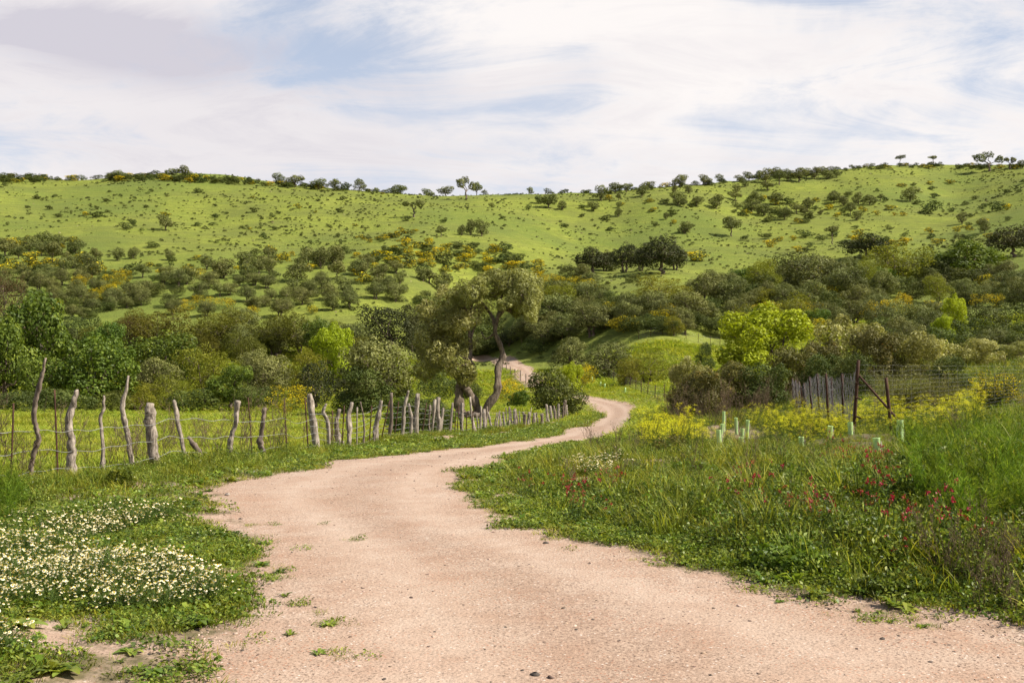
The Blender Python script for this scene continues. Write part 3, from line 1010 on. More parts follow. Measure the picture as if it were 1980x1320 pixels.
# ------------------------------------------------------------ trees at the far edge of the field (bases hidden): kind, px, top, distance, width px, label
MIDS = [
    ('broad', 78, 566, 94, 185, 'largest bright green oak at the far left behind the field'),
    ('broad', 8, 602, 89, 130, 'dense green oak cut by the left edge of the picture'),
    ('broad', 182, 650, 85, 165, 'rounded green oak at the field edge right of the largest oak'),
    ('broad', 85, 690, 84, 110, 'low dark green oak below the largest oak'),
    ('broad', -85, 560, 96, 150, 'green oak standing past the left edge of the frame'),
    ('redbrown', 22, 528, 122, 115, 'reddish brown leafless tree above the oaks at far left'),
    ('redbrown', 245, 612, 124, 70, 'brownish twiggy tree between the oak and the budding trees'),
    ('broad', 320, 630, 102, 145, 'dark green oak in the middle of the left tree belt'),
    ('brownish', 300, 592, 125, 130, 'wide olive-brown budding tree behind the dark green oak'),
    ('brownish', 420, 594, 126, 150, 'tallest olive-brown budding tree on the left tree belt'),
    ('brownish', 540, 598, 125, 115, 'olive-brown budding tree just left of the green one at the slope foot'),
    ('brownish', 478, 640, 116, 80, 'smaller olive-brown tree in front of the tallest budding tree'),
    ('broad', 620, 606, 123, 70, 'mid green tree behind the lime green tree'),
    ('broad', 205, 622, 113, 80, 'mid green tree peeping over the rounded oak'),
    ('brownish', 362, 650, 110, 80, 'low budding tree to the right of the dark green oak'),
    ('lime', 646, 628, 106, 86, 'bright lime green tree left of the grey-green olive'),
    ('yellowgreen', 592, 674, 98, 85, 'yellowish brown tree beside the grey-green olive'),
    ('yellowgreen', 402, 667, 93, 125, 'yellow-green tree in front of the tallest budding tree'),
    ('broad', 446, 706, 87, 92, 'leafy bright green tree at the field edge below the yellow-green one'),
    ('yellowgreen', 335, 722, 88, 95, 'yellow-green low tree at the field edge left of centre belt'),
    ('yellowgreen', 268, 738, 86, 85, 'bushy yellow-green shrub tree beside the rounded oak'),
    ('olive', 305, 688, 97, 100, 'grey-green olive under the dark green oak'),
    ('olive', 520, 684, 91, 105, 'dark grey-green olive with ivy at the field edge'),
    ('olive', 500, 668, 104, 90, 'grey-green olive behind the ivy covered one'),
    ('mastic', 375, 748, 85, 90, 'dark bush under the yellow-green trees on the field edge'),
    ('mastic', 490, 742, 85, 70, 'dark bush between the leafy green tree and the ivy olive'),
    ('gorse', 562, 738, 82, 86, 'pale blossoming bush by the fence line behind the thick post'),
    ('dark', 612, 694, 86, 90, 'very dark evergreen just left of the grey-green olive'),
    ('dark', 750, 582, 131, 120, 'dark brown-green evergreen on the slope foot above the grey-green olive'),
    ('dark', 797, 576, 141, 42, 'narrow dark evergreen beside the brown-green evergreen'),
    ('mastic', 215, 752, 83, 90, 'low scrubby bush at the foot of the rounded oak'),
    ('mastic', 120, 748, 82, 110, 'low scrub under the oaks at the left field edge'),
    ('mastic', 20, 752, 82, 110, 'low scrub at the left frame edge of the field'),
    ('mastic', 680, 752, 74, 70, 'dark scrub beneath the grey-green olive on its left'),
    ('mastic', 778, 748, 76, 60, 'dark scrub beneath the grey-green olive on its right'),
    ('dark', 838, 640, 120, 90, 'dark evergreen behind the leaning olive'),
    ('mastic', 845, 712, 88, 80, 'shaded bush behind the leaning olive trunk'),
    ('olive', 690, 618, 128, 70, 'olive behind the lime green tree towards the slope'),
    # beyond the track
    ('olive', 905, 640, 168, 70, 'olive behind the far end of the track, left of the S-curved trunk'),
    ('olive', 1038, 608, 178, 74, 'grey-green olive behind the bend where the track vanishes'),
    ('dark', 985, 632, 182, 64, 'dark tree directly behind the end of the track'),
    ('mastic', 945, 655, 178, 60, 'dark bush at the left end of the vanishing track'),
    ('olive', 1085, 618, 170, 60, 'olive above the verge right of the vanishing track'),
    ('mastic', 1035, 650, 166, 50, 'bush at the top of the verge above the far track'),
    ('olive', 1105, 652, 130, 76, 'yellow-grey olive on the bank right of the far track'),
    ('olive', 1176, 655, 118, 92, 'rounded grey olive on the bank above the second bend'),
    ('yellowgreen', 1250, 680, 108, 105, 'yellow-green bushy tree above the small wire fence'),
    ('yellowgreen', 1215, 690, 106, 60, 'small yellow-green tree next to the small wire fence'),
    ('gorse', 1132, 698, 108, 46, 'golden gorse bush below the rounded grey olive'),
    ('lime', 1105, 702, 98, 48, 'small lime green bush behind the round roadside bush'),
    ('yellowgreen', 1275, 530, 168, 112, 'spreading yellow-green tree under the big dark olives'),
    ('gorse', 1118, 545, 175, 26, 'golden gorse beside the lane of scrub left of the big dark olives'),
    ('mastic', 1225, 528, 188, 34, 'dark bush under the big dark olives'),
    ('olive', 1380, 522, 175, 50, 'dark bush-like olive right of the yellow-green spreading tree'),
    ('olive', 1388, 550, 163, 44, 'brown-grey olive in front of the bush-like olive'),
    ('olive', 1572, 488, 168, 130, 'broad grey-green olive with the highest crown of the right thicket'),
    ('olive', 1638, 512, 160, 90, 'grey olive just right of the highest olive of the thicket'),
    ('yellowgreen', 1740, 470, 178, 130, 'yellow-green spreading tree in the right middle distance'),
    ('yellowgreen', 1680, 492, 172, 60, 'yellow-green tree left of the spreading yellow-green tree'),
    ('broad', 1862, 466, 182, 150, 'big green leafy tree on the right under the upper slope'),
    ('broad', 1815, 484, 178, 70, 'green tree between the spreading tree and the big leafy tree'),
    ('olive', 1710, 515, 160, 60, 'olive below the yellow-green spreading tree'),
    ('olive', 1955, 520, 165, 90, 'olive at the right edge below the big dark olive'),
    ('yellowgreen', 1535, 566, 120, 95, 'yellow-green twiggy tree behind the lime tree'),
    ('lime', 1848, 572, 96, 50, 'fresh green bush on the small meadow at the right'),
    ('lime', 1822, 610, 90, 44, 'low fresh green bush below the small meadow'),
    ('gorse', 1700, 574, 116, 54, 'golden gorse in the middle of the right thicket'),
    ('gorse', 1800, 574, 112, 54, 'golden gorse left of the fresh green bush'),
    ('gorse', 1745, 560, 118, 60, 'orange-tipped gorse above the thicket'),
    ('yellowgreen', 1440, 590, 125, 70, 'yellow-green shrub left of the lime tree top'),
]
for k, px, top, D, w, lab in MIDS:
    plant_d(k, px, top, D, w, lab)

# ------------------------------------------------------------ individually readable trees on the hill: kind, px, base, height px, width px, label
HILLT = [
    ('split_far', 800, 420, 33, 40, 'leaning olive with two separate heads alone on the upper slope'),
    ('olive_far', 853, 458, 23, 21, 'small crooked olive left of the group of three on the spur'),
    ('olive_far', 893, 455, 22, 19, 'left tree of the group of three on the spur'),
    ('olive_far', 910, 455, 33, 21, 'middle tree of the group of three on the spur'),
    ('olive_far', 931, 457, 33, 29, 'right and fullest tree of the group of three on the spur'),
    ('wide_far', 900, 386, 44, 42, 'open leaning olive with three heads on the skyline centre'),
    ('umbrella_far', 1741, 318, 20, 21, 'small umbrella-shaped tree on the right skyline'),
    ('umbrella_far', 1804, 318, 18, 23, 'second umbrella-shaped tree on the right skyline'),
    ('wide_far', 1911, 332, 38, 56, 'wide tree with several heads on the right skyline'),
    ('split_far', 1953, 328, 24, 28, 'two-headed tree near the right end of the skyline'),
    ('olive_far', 1977, 326, 18, 20, 'last round tree on the right skyline'),
    ('olive_far', 321, 446, 32, 32, 'rounded double-topped olive alone on the left upper slope'),
    ('mastic_far', 243, 444, 16, 24, 'dark bush left of the double-topped olive'),
    ('mastic_far', 259, 438, 14, 12, 'small bush touching the dark bush on the upper left slope'),
    ('mastic_far', 190, 419, 10, 36, 'low spreading bush on the upper left slope'),
    ('gorse_far', 165, 417, 9, 18, 'small gorse beside the low spreading bush'),
    ('mastic_far', 526, 420, 10, 12, 'small dark bush alone mid left on the upper slope'),
    ('mastic_far', 510, 463, 16, 19, 'dark round bush on the slope above the olive cluster'),
    ('olive_far', 227, 504, 27, 27, 'round-headed olive above the left gorse strip'),
    ('olive_far', 258, 500, 24, 24, 'olive right beside the round-headed olive'),
    ('mastic_far', 297, 479, 14, 30, 'low dark bush between the double-topped olive and the thicket'),
    ('olive_far', 328, 503, 20, 22, 'small olive under the low dark bush'),
    ('olive_far', 185, 505, 26, 22, 'olive left of the round-headed olive'),
    ('olive_far', 519, 505, 28, 32, 'neat round olive left of the tall olive cluster'),
    ('olive_far', 596, 518, 40, 40, 'left part of the tall olive cluster mid slope'),
    ('olive_far', 620, 520, 46, 42, 'right and tallest part of the tall olive cluster mid slope'),
    ('olive_far', 656, 508, 32, 26, 'separate olive right of the tall olive cluster'),
    ('olive_far', 246, 577, 32, 30, 'olive with visible trunk near the slope foot on the left'),
    ('olive_far', 272, 583, 34, 34, 'bushy olive right of the one with a visible trunk'),
    ('olive_far', 290, 571, 30, 28, 'third olive of the row near the left slope foot'),
    ('olive_far', 333, 548, 34, 44, 'left half of the wide olive clump at mid slope left'),
    ('olive_far', 362, 550, 34, 44, 'right half of the wide olive clump at mid slope left'),
    ('olive_far', 425, 574, 26, 28, 'compact olive under the dense olive row'),
    ('olive_far', 432, 538, 40, 46, 'wide olive in the dense row above the compact one'),
    ('olive_far', 478, 540, 34, 36, 'olive next to the wide olive in the dense row'),
    ('olive_far', 500, 530, 32, 30, 'upper olive of the dense row'),
    ('olive_far', 521, 528, 30, 30, 'right end olive of the dense row'),
    ('olive_far', 571, 572, 34, 30, 'flat-topped olive with a slim trunk at the slope foot'),
    ('olive_far', 592, 572, 24, 24, 'small olive right of the flat-topped one'),
    ('olive_far', 490, 602, 30, 32, 'olive on the last grass above the budding trees'),
    ('olive_far', 643, 600, 36, 30, 'olive with tapered crown near the slope foot right'),
    ('olive_far', 665, 568, 36, 36, 'broad olive above the tapered one'),
    ('olive_far', 690, 530, 30, 34, 'olive on the slope left of the central gorse'),
    ('olive_far', 735, 560, 26, 32, 'rounded olive above the dark evergreen'),
    ('olive_far', 830, 548, 28, 36, 'dark olive just left of the S-curved tree top'),
    ('olive_far', 862, 555, 30, 30, 'dark olive touching the crown of the leaning olive'),
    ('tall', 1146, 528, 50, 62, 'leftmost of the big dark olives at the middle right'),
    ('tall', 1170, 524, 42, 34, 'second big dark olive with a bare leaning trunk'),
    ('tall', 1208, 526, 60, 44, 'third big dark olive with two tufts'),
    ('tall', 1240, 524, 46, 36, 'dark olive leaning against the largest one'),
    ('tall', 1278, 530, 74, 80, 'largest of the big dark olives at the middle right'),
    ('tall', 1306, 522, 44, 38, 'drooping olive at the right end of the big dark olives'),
    ('mastic_far', 1186, 524, 22, 24, 'dark bush between the big dark olives'),
    ('gorse_far', 1345, 505, 22, 50, 'gorse clump right of the big dark olives'),
    ('olive_far', 1163, 388, 30, 30, 'round bush-like olive just under the skyline centre right'),
    ('olive_far', 1148, 408, 20, 24, 'round olive below the bush-like one'),
    ('olive_far', 1196, 388, 14, 12, 'upper small olive in a column of three'),
    ('olive_far', 1197, 402, 13, 12, 'middle small olive in a column of three'),
    ('olive_far', 1196, 419, 18, 17, 'lower dark olive in a column of three'),
    ('olive_far', 1241, 380, 22, 25, 'round olive under the skyline below the twin bushes'),
    ('olive_far', 1304, 374, 16, 14, 'small olive under the tall skyline bush'),
    ('olive_far', 1331, 374, 18, 15, 'narrow olive right of the small one under the skyline'),
    ('olive_far', 1311, 396, 26, 36, 'double olive at upper middle right'),
    ('olive_far', 1321, 400, 18, 16, 'small olive in front of the double olive'),
    ('olive_far', 1347, 399, 21, 30, 'olive between the double olive and the wide one'),
    ('olive_far', 1385, 404, 29, 32, 'wide round olive on the upper right slope'),
    ('olive_far', 1288, 425, 16, 13, 'lone small olive below the double olive'),
    ('olive_far', 1325, 452, 24, 33, 'dark untidy bush-tree mid right slope'),
    ('olive_far', 1414, 457, 40, 34, 'standing olive with a clear trunk mid right slope'),
    ('olive_far', 1462, 394, 24, 24, 'olive in the upper right cluster, left side'),
    ('olive_far', 1500, 396, 23, 33, 'flat olive in the upper right cluster'),
    ('olive_far', 1453, 411, 27, 32, 'rounded olive in front of the upper right cluster'),
    ('olive_far', 1478, 417, 24, 34, 'low olive in front of the upper right cluster'),
    ('olive_far', 1518, 425, 27, 29, 'dark round olive right of the upper right cluster'),
    ('olive_far', 1540, 413, 21, 26, 'grey olive behind the dark round one'),
    ('olive_far', 1561, 410, 30, 28, 'tall olive at the right end of the cluster'),
    ('olive_far', 1567, 424, 17, 14, 'small olive under the tall one of the cluster'),
    ('olive_far', 1612, 392, 20, 26, 'olive at the start of the right hand row'),
    ('olive_far', 1630, 398, 20, 22, 'second olive of the right hand row'),
    ('olive_far', 1660, 396, 25, 20, 'tall thin olive of the right hand row'),
    ('olive_far', 1681, 396, 20, 28, 'fourth olive of the right hand row'),
    ('olive_far', 1645, 414, 26, 20, 'leaning olive under the right hand row'),
    ('olive_far', 1657, 426, 18, 22, 'round olive under the leaning one'),
    ('olive_far', 1703, 388, 14, 13, 'last small olive of the right hand row'),
    ('olive_far', 1760, 390, 29, 35, 'single spreading olive with a long shadow at upper right'),
    ('mastic_far', 1800, 413, 27, 42, 'big dark bush right of the spreading olive'),
    ('mastic_far', 1930, 407, 21, 36, 'dark bush with gorse near the right edge of the slope'),
    ('gorse_far', 1948, 406, 14, 18, 'gorse growing against the dark bush near the right edge'),
    ('olive_far', 1860, 433, 24, 20, 'slanting small olive on the right slope'),
    ('olive_far', 1903, 450, 30, 28, 'olive on the right slope above the dark olive'),
    ('umbrella_far', 1609, 472, 36, 28, 'half-dead pale olive with a small head on the right slope'),
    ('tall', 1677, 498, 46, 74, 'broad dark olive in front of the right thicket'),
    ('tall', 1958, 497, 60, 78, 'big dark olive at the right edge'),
    # skyline
    ('olive_far', 22, 348, 13, 15, 'small round bush-tree at the far left of the skyline'),
    ('mastic_far', 77, 348, 9, 22, 'flat bush on the far left skyline'),
    ('olive_far', 213, 349, 15, 24, 'left half of the first skyline clump'),
    ('olive_far', 231, 349, 20, 28, 'right half of the first skyline clump'),
    ('mastic_far', 270, 349, 15, 30, 'low rounded bush right of the first skyline clump'),
    ('olive_far', 333, 345, 20, 27, 'left of the twin trees on the left hilltop'),
    ('olive_far', 358, 344, 24, 29, 'right of the twin trees on the left hilltop'),
    ('olive_far', 538, 359, 25, 26, 'round tree starting the middle skyline row'),
    ('olive_far', 571, 362, 24, 36, 'wide round tree second in the middle skyline row'),
    ('olive_far', 616, 367, 22, 28, 'reddish-based round tree in the middle skyline row'),
    ('olive_far', 647, 367, 22, 22, 'ball-shaped tree in the middle skyline row'),
    ('mastic_far', 669, 368, 17, 22, 'low bush-tree right of the ball-shaped one'),
    ('olive_far', 695, 369, 24, 24, 'tree at the right of the middle skyline row'),
    ('olive_far', 726, 370, 15, 15, 'small tree between the row and the wide skyline crown'),
    ('olive_far', 766, 371, 24, 46, 'wide flat crown on the central skyline'),
    ('olive_far', 829, 374, 19, 26, 'round tree right of the wide flat crown'),
    ('olive_far', 862, 375, 22, 30, 'slanting tree left of the open leaning olive'),
    ('olive_far', 922, 374, 28, 22, 'tree against the right side of the open leaning olive'),
    ('mastic_far', 938, 374, 13, 16, 'low bush right of the open leaning olive'),
    ('olive_far', 1026, 375, 15, 15, 'single small tree on the low middle of the skyline'),
    ('mastic_far', 1061, 374, 12, 20, 'low tree above the paired bushes at the skyline'),
    ('mastic_far', 1041, 394, 17, 22, 'left of the paired bushes below the skyline'),
    ('olive_far', 1060, 402, 28, 36, 'right and bigger of the paired bushes below the skyline'),
    ('olive_far', 1088, 406, 18, 18, 'ball-shaped olive right of the paired bushes'),
    ('mastic_far', 1021, 406, 13, 13, 'small pointed bush left of the paired bushes'),
    ('mastic_far', 951, 402, 12, 14, 'lone small bush below the skyline centre'),
    ('olive_far', 1190, 374, 22, 28, 'left half of the first bush on the right part of the skyline'),
    ('olive_far', 1211, 372, 18, 26, 'right half of the first bush on the right part of the skyline'),
    ('olive_far', 1251, 368, 18, 30, 'second bush on the right part of the skyline'),
    ('olive_far', 1314, 362, 26, 33, 'tall dark skyline bush'),
    ('olive_far', 1365, 358, 21, 28, 'rounded skyline bush right of the tall dark one'),
    ('olive_far', 1392, 354, 18, 16, 'narrow skyline bush after the rounded one'),
    ('olive_far', 1484, 368, 17, 23, 'olive just below the dense skyline wood'),
    ('olive_far', 1424, 374, 18, 17, 'small olive below the start of the skyline wood'),
    ('olive_far', 1440, 362, 17, 15, 'small olive under the skyline wood, upper'),
]
for k, px, b, h, w, lab in HILLT:
    plant_b(k, px, b, h, w, lab)
g_ = 'trees of the dense skyline wood'
for i_w, (px, b, h, w) in enumerate(((1430, 352, 14, 18), (1449, 351, 20, 24), (1466, 350, 22, 20), (1480, 352, 27, 30), (1507, 357, 30, 27), (1524, 350, 24, 24), (1545, 352, 30, 34), (1575, 346, 23, 26), (1600, 346, 19, 26), (1617, 343, 17, 18), (1560, 344, 20, 20), (1498, 345, 22, 22), (1590, 338, 16, 20))):
    plant_b('olive_far', px, b, h, w, 'dark rounded tree %s in the dense wood along the right skyline' % ('at the left end', 'second from the left', 'third from the left', 'left of the tallest', 'tallest and lowest-standing', 'behind the tallest', 'right of the tallest', 'right of the middle', 'second from the right', 'at the right end', 'behind the middle', 'in the middle gap', 'highest at the right')[i_w], g_)

print('hand trees', round(time.time() - T0, 1))


# ------------------------------------------------------------ thickets: many alike shrubs, spread over picture regions
SCRUB = []


def region(n, poly, kinds, hr, wr, label_fn, seed, mind=.55, mass=False):
    q = random.Random(seed)
    xs = [p[0] for p in poly]; ys = [p[1] for p in poly]
    pts = []; tries = 0

    def inside(x, y):
        c = False
        for i in range(len(poly)):
            a = poly[i]; b = poly[i - 1]
            if (a[1] > y) != (b[1] > y) and x < (b[0] - a[0]) * (y - a[1]) / (b[1] - a[1]) + a[0]: c = not c
        return c
    while len(pts) < n and tries < n * 60:
        tries += 1
        x = q.uniform(min(xs), max(xs)); y = q.uniform(min(ys), max(ys))
        if not inside(x, y): continue
        h = q.uniform(*hr)
        if any(abs(x - a) < mind * (h + c) and abs(y - b) < mind * .5 * (h + c) for a, b, c in pts): continue
        pts.append((x, y, h))
    pts.sort(key=lambda p: p[1])
    ks = [q.choices([a for a, b in kinds], [b for a, b in kinds])[0] for _ in pts]
    # name each by its place: part of the patch, then its order from the left within that part
    xm = sorted(p[0] for p in pts); ym = sorted(p[1] for p in pts)
    nx_ = 1 if n < 20 else 3; ny_ = 2 if n > 30 else 1
    cells = {}
    for i_, (x, y, h) in enumerate(pts):
        cx_ = sum(x > xm[len(xm) * j // nx_] for j in range(1, nx_)); cy_ = sum(y > ym[len(ym) * j // ny_] for j in range(1, ny_))
        cells.setdefault((cx_, cy_, ks[i_].replace('_far', '')), []).append(i_)
    where = {}
    for (cx_, cy_, kk), ids in cells.items():
        ids.sort(key=lambda i_: pts[i_][0])
        w1 = (('upper ', 'lower ')[cy_] if ny_ == 2 else '') + (('left', 'middle', 'right')[cx_] if nx_ == 3 else '')
        for o_, i_ in enumerate(ids):
            where[i_] = (ORD[min(o_, len(ORD) - 1)] + ' ' if len(ids) > 1 else 'only ', ' from left' if len(ids) > 1 else '', w1.strip())
    for i_, (x, y, h) in enumerate(pts):
        k = ks[i_]
        hh = h * (.8 if 'gorse' in k or 'mastic' in k else 1)
        w = h * q.uniform(*wr)
        hp = hit(x, y)
        if hp is None: continue
        if seg_dist(np.array([hp[0]]), np.array([hp[1]]), ROADPOLY)[0] < 1.2: continue
        if mass:
            SCRUB.append((k, hp[0], hp[1], w / FPX * hp[1], hh / FPX * hp[1])); continue
        if hp[1] < 172: k = k.replace('_far', '')
        lab, grp = label_fn(k.replace('_far', ''))
        nm_, wh_ = lab.split('|')
        a_, b_, c_ = where[i_]
        lab = a_ + nm_ + b_ + (' at the ' + c_ + ' of ' if c_ else ' in ') + wh_
        plant(k, hp[0], hp[1], hh / FPX * hp[1], w / FPX * hp[1], lab, grp)


NAMES = {'olive': 'wild olive', 'mastic': 'dark bush', 'gorse': 'flowering gorse', 'brownish': 'budding tree', 'yellowgreen': 'yellow-green shrub', 'dark': 'dark evergreen', 'broad': 'green leafy tree'}


_o = 'first second third fourth fifth sixth seventh eighth ninth'.split()
ORD = _o + 'tenth eleventh twelfth thirteenth fourteenth fifteenth sixteenth seventeenth eighteenth nineteenth twentieth'.split() + ['twenty-' + x for x in _o]


def lf(where, short):
    def f(k):
        return NAMES[k] + '|' + where, NAMES[k] + ' plants ' + short
    return f


OF, MF, GF = 'olive_far', 'mastic_far', 'gorse_far'
# skyline hedge
region(140, [(0, 344), (300, 340), (480, 352), (700, 366), (700, 372), (480, 359), (300, 350), (0, 354)], [(MF, 3), (GF, 1)], (9, 15), (1.2, 2.4), lf('the left skyline hedge', 'in the left skyline hedge'), 1, .12, True)
region(70, [(700, 366), (1180, 370), (1180, 376), (700, 376)], [(MF, 3)], (6, 10), (1.3, 2.2), lf('the middle skyline hedge', 'in the middle skyline hedge'), 2, .15, True)
region(130, [(1180, 366), (1400, 346), (1620, 324), (1760, 320), (1980, 324), (1980, 328), (1760, 326), (1620, 332), (1400, 356), (1180, 374)], [(MF, 3)], (7, 12), (1.3, 2.2), lf('the right skyline hedge', 'in the right skyline hedge'), 3, .15, True)
# left lower slope
region(60, [(0, 480), (130, 470), (200, 540), (240, 600), (150, 620), (0, 560)], [(OF, 5), (GF, 3), (MF, 2)], (24, 42), (.95, 1.35), lf('the left end scrub', 'of the left slope scrub'), 4, .36)
region(76, [(130, 540), (330, 520), (560, 505), (760, 520), (860, 560), (830, 590), (600, 618), (250, 612), (170, 600)], [(OF, 6), (GF, 2), (MF, 2)], (22, 38), (.95, 1.35), lf('the slope above the tree belt', 'of the lower middle slope'), 5, .42)
region(46, [(100, 450), (240, 520), (560, 480), (760, 500), (800, 540), (500, 520), (200, 560), (0, 470)], [(GF, 4), (MF, 4)], (12, 24), (1.1, 1.8), lf('the left grass slope', 'dotted over the left grass slope'), 6, .5)
region(62, [(700, 500), (800, 470), (960, 480), (1050, 520), (1040, 540), (900, 530), (820, 530)], [(GF, 6), (MF, 3)], (14, 26), (1.1, 1.9), lf('the central gorse patch', 'of the central flowering patch'), 7, .33)
region(14, [(690, 460), (800, 450), (800, 466), (700, 470)], [(GF, 5), (MF, 1)], (9, 14), (1.2, 2), lf('the thin row left of the spur trees', 'of the row left of the spur'), 8, .4)
region(44, [(0, 350), (600, 380), (1000, 400), (1100, 440), (600, 450), (100, 440), (0, 400)], [(MF, 6), (GF, 1)], (6, 14), (1.2, 2), lf('the open left slope', 'on the open upper left slope'), 9, 1.2)
region(34, [(1420, 380), (1720, 385), (1740, 420), (1600, 430), (1420, 440)], [(OF, 2), (GF, 3), (MF, 5)], (10, 18), (1.1, 1.7), lf('the upper right clusters', 'of the upper right clusters'), 10, .45)
region(50, [(1100, 390), (1980, 345), (1980, 470), (1500, 470), (1150, 450)], [(MF, 7), (GF, 2)], (7, 14), (1.1, 2), lf('the open right slope', 'on the open right slope'), 11, .9)
region(30, [(1480, 460), (1700, 450), (1960, 445), (1960, 470), (1640, 485), (1480, 492)], [(MF, 4), (GF, 4)], (12, 22), (1.1, 2), lf('the band above the right thicket', 'above the right thicket'), 12, .5)
# scrub around the end of the track and up to the big olives
region(60, [(1060, 545), (1120, 540), (1200, 600), (1340, 620), (1340, 650), (1100, 640), (1050, 590)], [('olive', 3), ('gorse', 2), ('mastic', 4)], (30, 50), (1., 1.5), lf('the scrub below the dark olives', 'of the central scrub'), 13, .28)
region(66, [(1200, 600), (1380, 585), (1500, 560), (1500, 640), (1400, 655), (1200, 645)], [('olive', 5), ('mastic', 4), ('gorse', 1), ('yellowgreen', 1)], (40, 62), (1., 1.5), lf('the thicket behind the meadow', 'of the thicket behind the meadow'), 14, .32)
region(90, [(1400, 560), (1560, 530), (1980, 545), (1980, 600), (1700, 585), (1700, 620), (1560, 660), (1500, 640)], [('olive', 6), ('mastic', 3), ('gorse', 1), ('yellowgreen', 1), ('broad', .4)], (38, 58), (1., 1.5), lf('the right middle thicket', 'of the right middle thicket'), 15, .30)
region(46, [(1700, 640), (1980, 630), (1980, 690), (1700, 690)], [('olive', 5), ('mastic', 4)], (56, 84), (1., 1.4), lf('the shrubs behind the mesh fence', 'behind the right wire fence'), 16, .30)
region(34, [(800, 620), (900, 610), (940, 650), (930, 700), (830, 700)], [('olive', 3), ('mastic', 4), ('brownish', 1)], (44, 60), (1., 1.4), lf('the shade behind the crooked olives', 'behind the crooked olives'), 17, .4)
region(40, [(0, 660), (700, 660), (700, 700), (0, 700)], [('olive', 5), ('brownish', 3), ('dark', 2), ('mastic', 1)], (46, 74), (1., 1.4), lf('the tree belt behind the field', 'of the left tree belt'), 18, .42)
region(30, [(1000, 650), (1060, 600), (1120, 600), (1150, 650), (1085, 668), (1010, 672)], [('olive', 3), ('mastic', 4), ('yellowgreen', 1)], (46, 66), (1., 1.5), lf('the scrub above the far track', 'above the far track'), 19, .30)
region(16, [(800, 640), (960, 650), (955, 680), (800, 690)], [('olive', 3), ('mastic', 3), ('dark', 1)], (44, 66), (1., 1.5), lf('the scrub where the track vanishes', 'where the track vanishes'), 20, .30)
print('regions', round(time.time() - T0, 1))

# ------------------------------------------------------------ near bushes
def near_protos():
    q = np.random.default_rng(77)
    for i in range(3):
        PROTO.setdefault('rust', []).append((None, tree_meshes('rust', 200 + i, rand_lobes(q, 9, .0, .95, .33, (.15, .24)), 15000, .030, .018, 'rustbush', .02, .2, 1, False, sub=16, sr=(.25, .42), rnd=.45, inner=.2)[1]))
    for i in range(2):
        PROTO.setdefault('bushy', []).append((None, tree_meshes('bushy', 210 + i, rand_lobes(q, 9, .0, .95, .33, (.15, .24)), 15000, .030, .018, 'olive_near', .02, .2, 1, False, sub=16, sr=(.25, .42), rnd=.45, inner=.2)[1]))
    PROTO['ivy'] = [(None, tree_meshes('ivy', 220, rand_lobes(q, 9, .0, .95, .33, (.16, .24)), 12000, .040, .030, 'broad', .02, .2, 1, False, sub=14, rnd=.7)[1])]
    PROTO['roadbush'] = [(None, tree_meshes('roadbush', 240, rand_lobes(q, 12, .0, .95, .33, (.16, .24)), 15000, .036, .022, 'mastic', .02, .2, 1, False, sub=18, rnd=.5)[1])]
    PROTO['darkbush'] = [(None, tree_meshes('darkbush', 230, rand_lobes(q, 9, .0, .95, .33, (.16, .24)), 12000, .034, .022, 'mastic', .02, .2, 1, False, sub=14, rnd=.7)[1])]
    g = G()     # airy broom of thin twigs with small leaves
    for k in range(260):
        a = q.uniform(0, 6.28); r0 = q.uniform(0, .22); l = q.uniform(.2, .5)
        b = np.array([math.cos(a) * r0, math.sin(a) * r0, q.uniform(0, .2)])
        e = np.array([math.cos(a) * l, math.sin(a) * l, q.uniform(.45, 1.0) * (1.1 - l * .8)])
        P = limb(q, b, e, 6, .08, .05)
        g.tube(P, np.linspace(.0035, .0012, 6), 3, t=.1, cap=False)
        m = 26
        s = q.uniform(.3, 1, m); C = np.array([P[min(5, int(v * 5))] for v in s]) + q.normal(0, .02, (m, 3))
        g.leaves(C, q.normal(size=(m, 3)), q.uniform(.012, .026, m), q.uniform(.006, .010, m), q.uniform(.3, .54, m), q)
    PROTO['broom'] = [(None, g.mesh('broom', M['olive_near']))]
    g2 = G()
    for k in range(200):
        a = q.uniform(0, 6.28); r0 = q.uniform(0, .25); l = q.uniform(.2, .5)
        b = np.array([math.cos(a) * r0, math.sin(a) * r0, q.uniform(0, .2)])
        e = np.array([math.cos(a) * l, math.sin(a) * l, q.uniform(.4, 1.0) * (1.1 - l * .8)])
        P = limb(q, b, e, 6, .08, .05)
        g2.tube(P, np.linspace(.0035, .0014, 6), 3, t=.2, cap=False)
        m = 44
        s = q.uniform(.3, 1, m); C = np.array([P[min(5, int(v * 5))] for v in s]) + q.normal(0, .016, (m, 3))
        t = np.where((s > .6) & (q.uniform(size=m) < .45), q.uniform(.7, 1, m), q.uniform(.1, .54, m))
        g2.leaves(C, q.normal(size=(m, 3)), q.uniform(.012, .028, m), q.uniform(.008, .014, m), t, q)
    PROTO['gorse_near'] = [(None, g2.mesh('gorse_near', M['gorse']))]


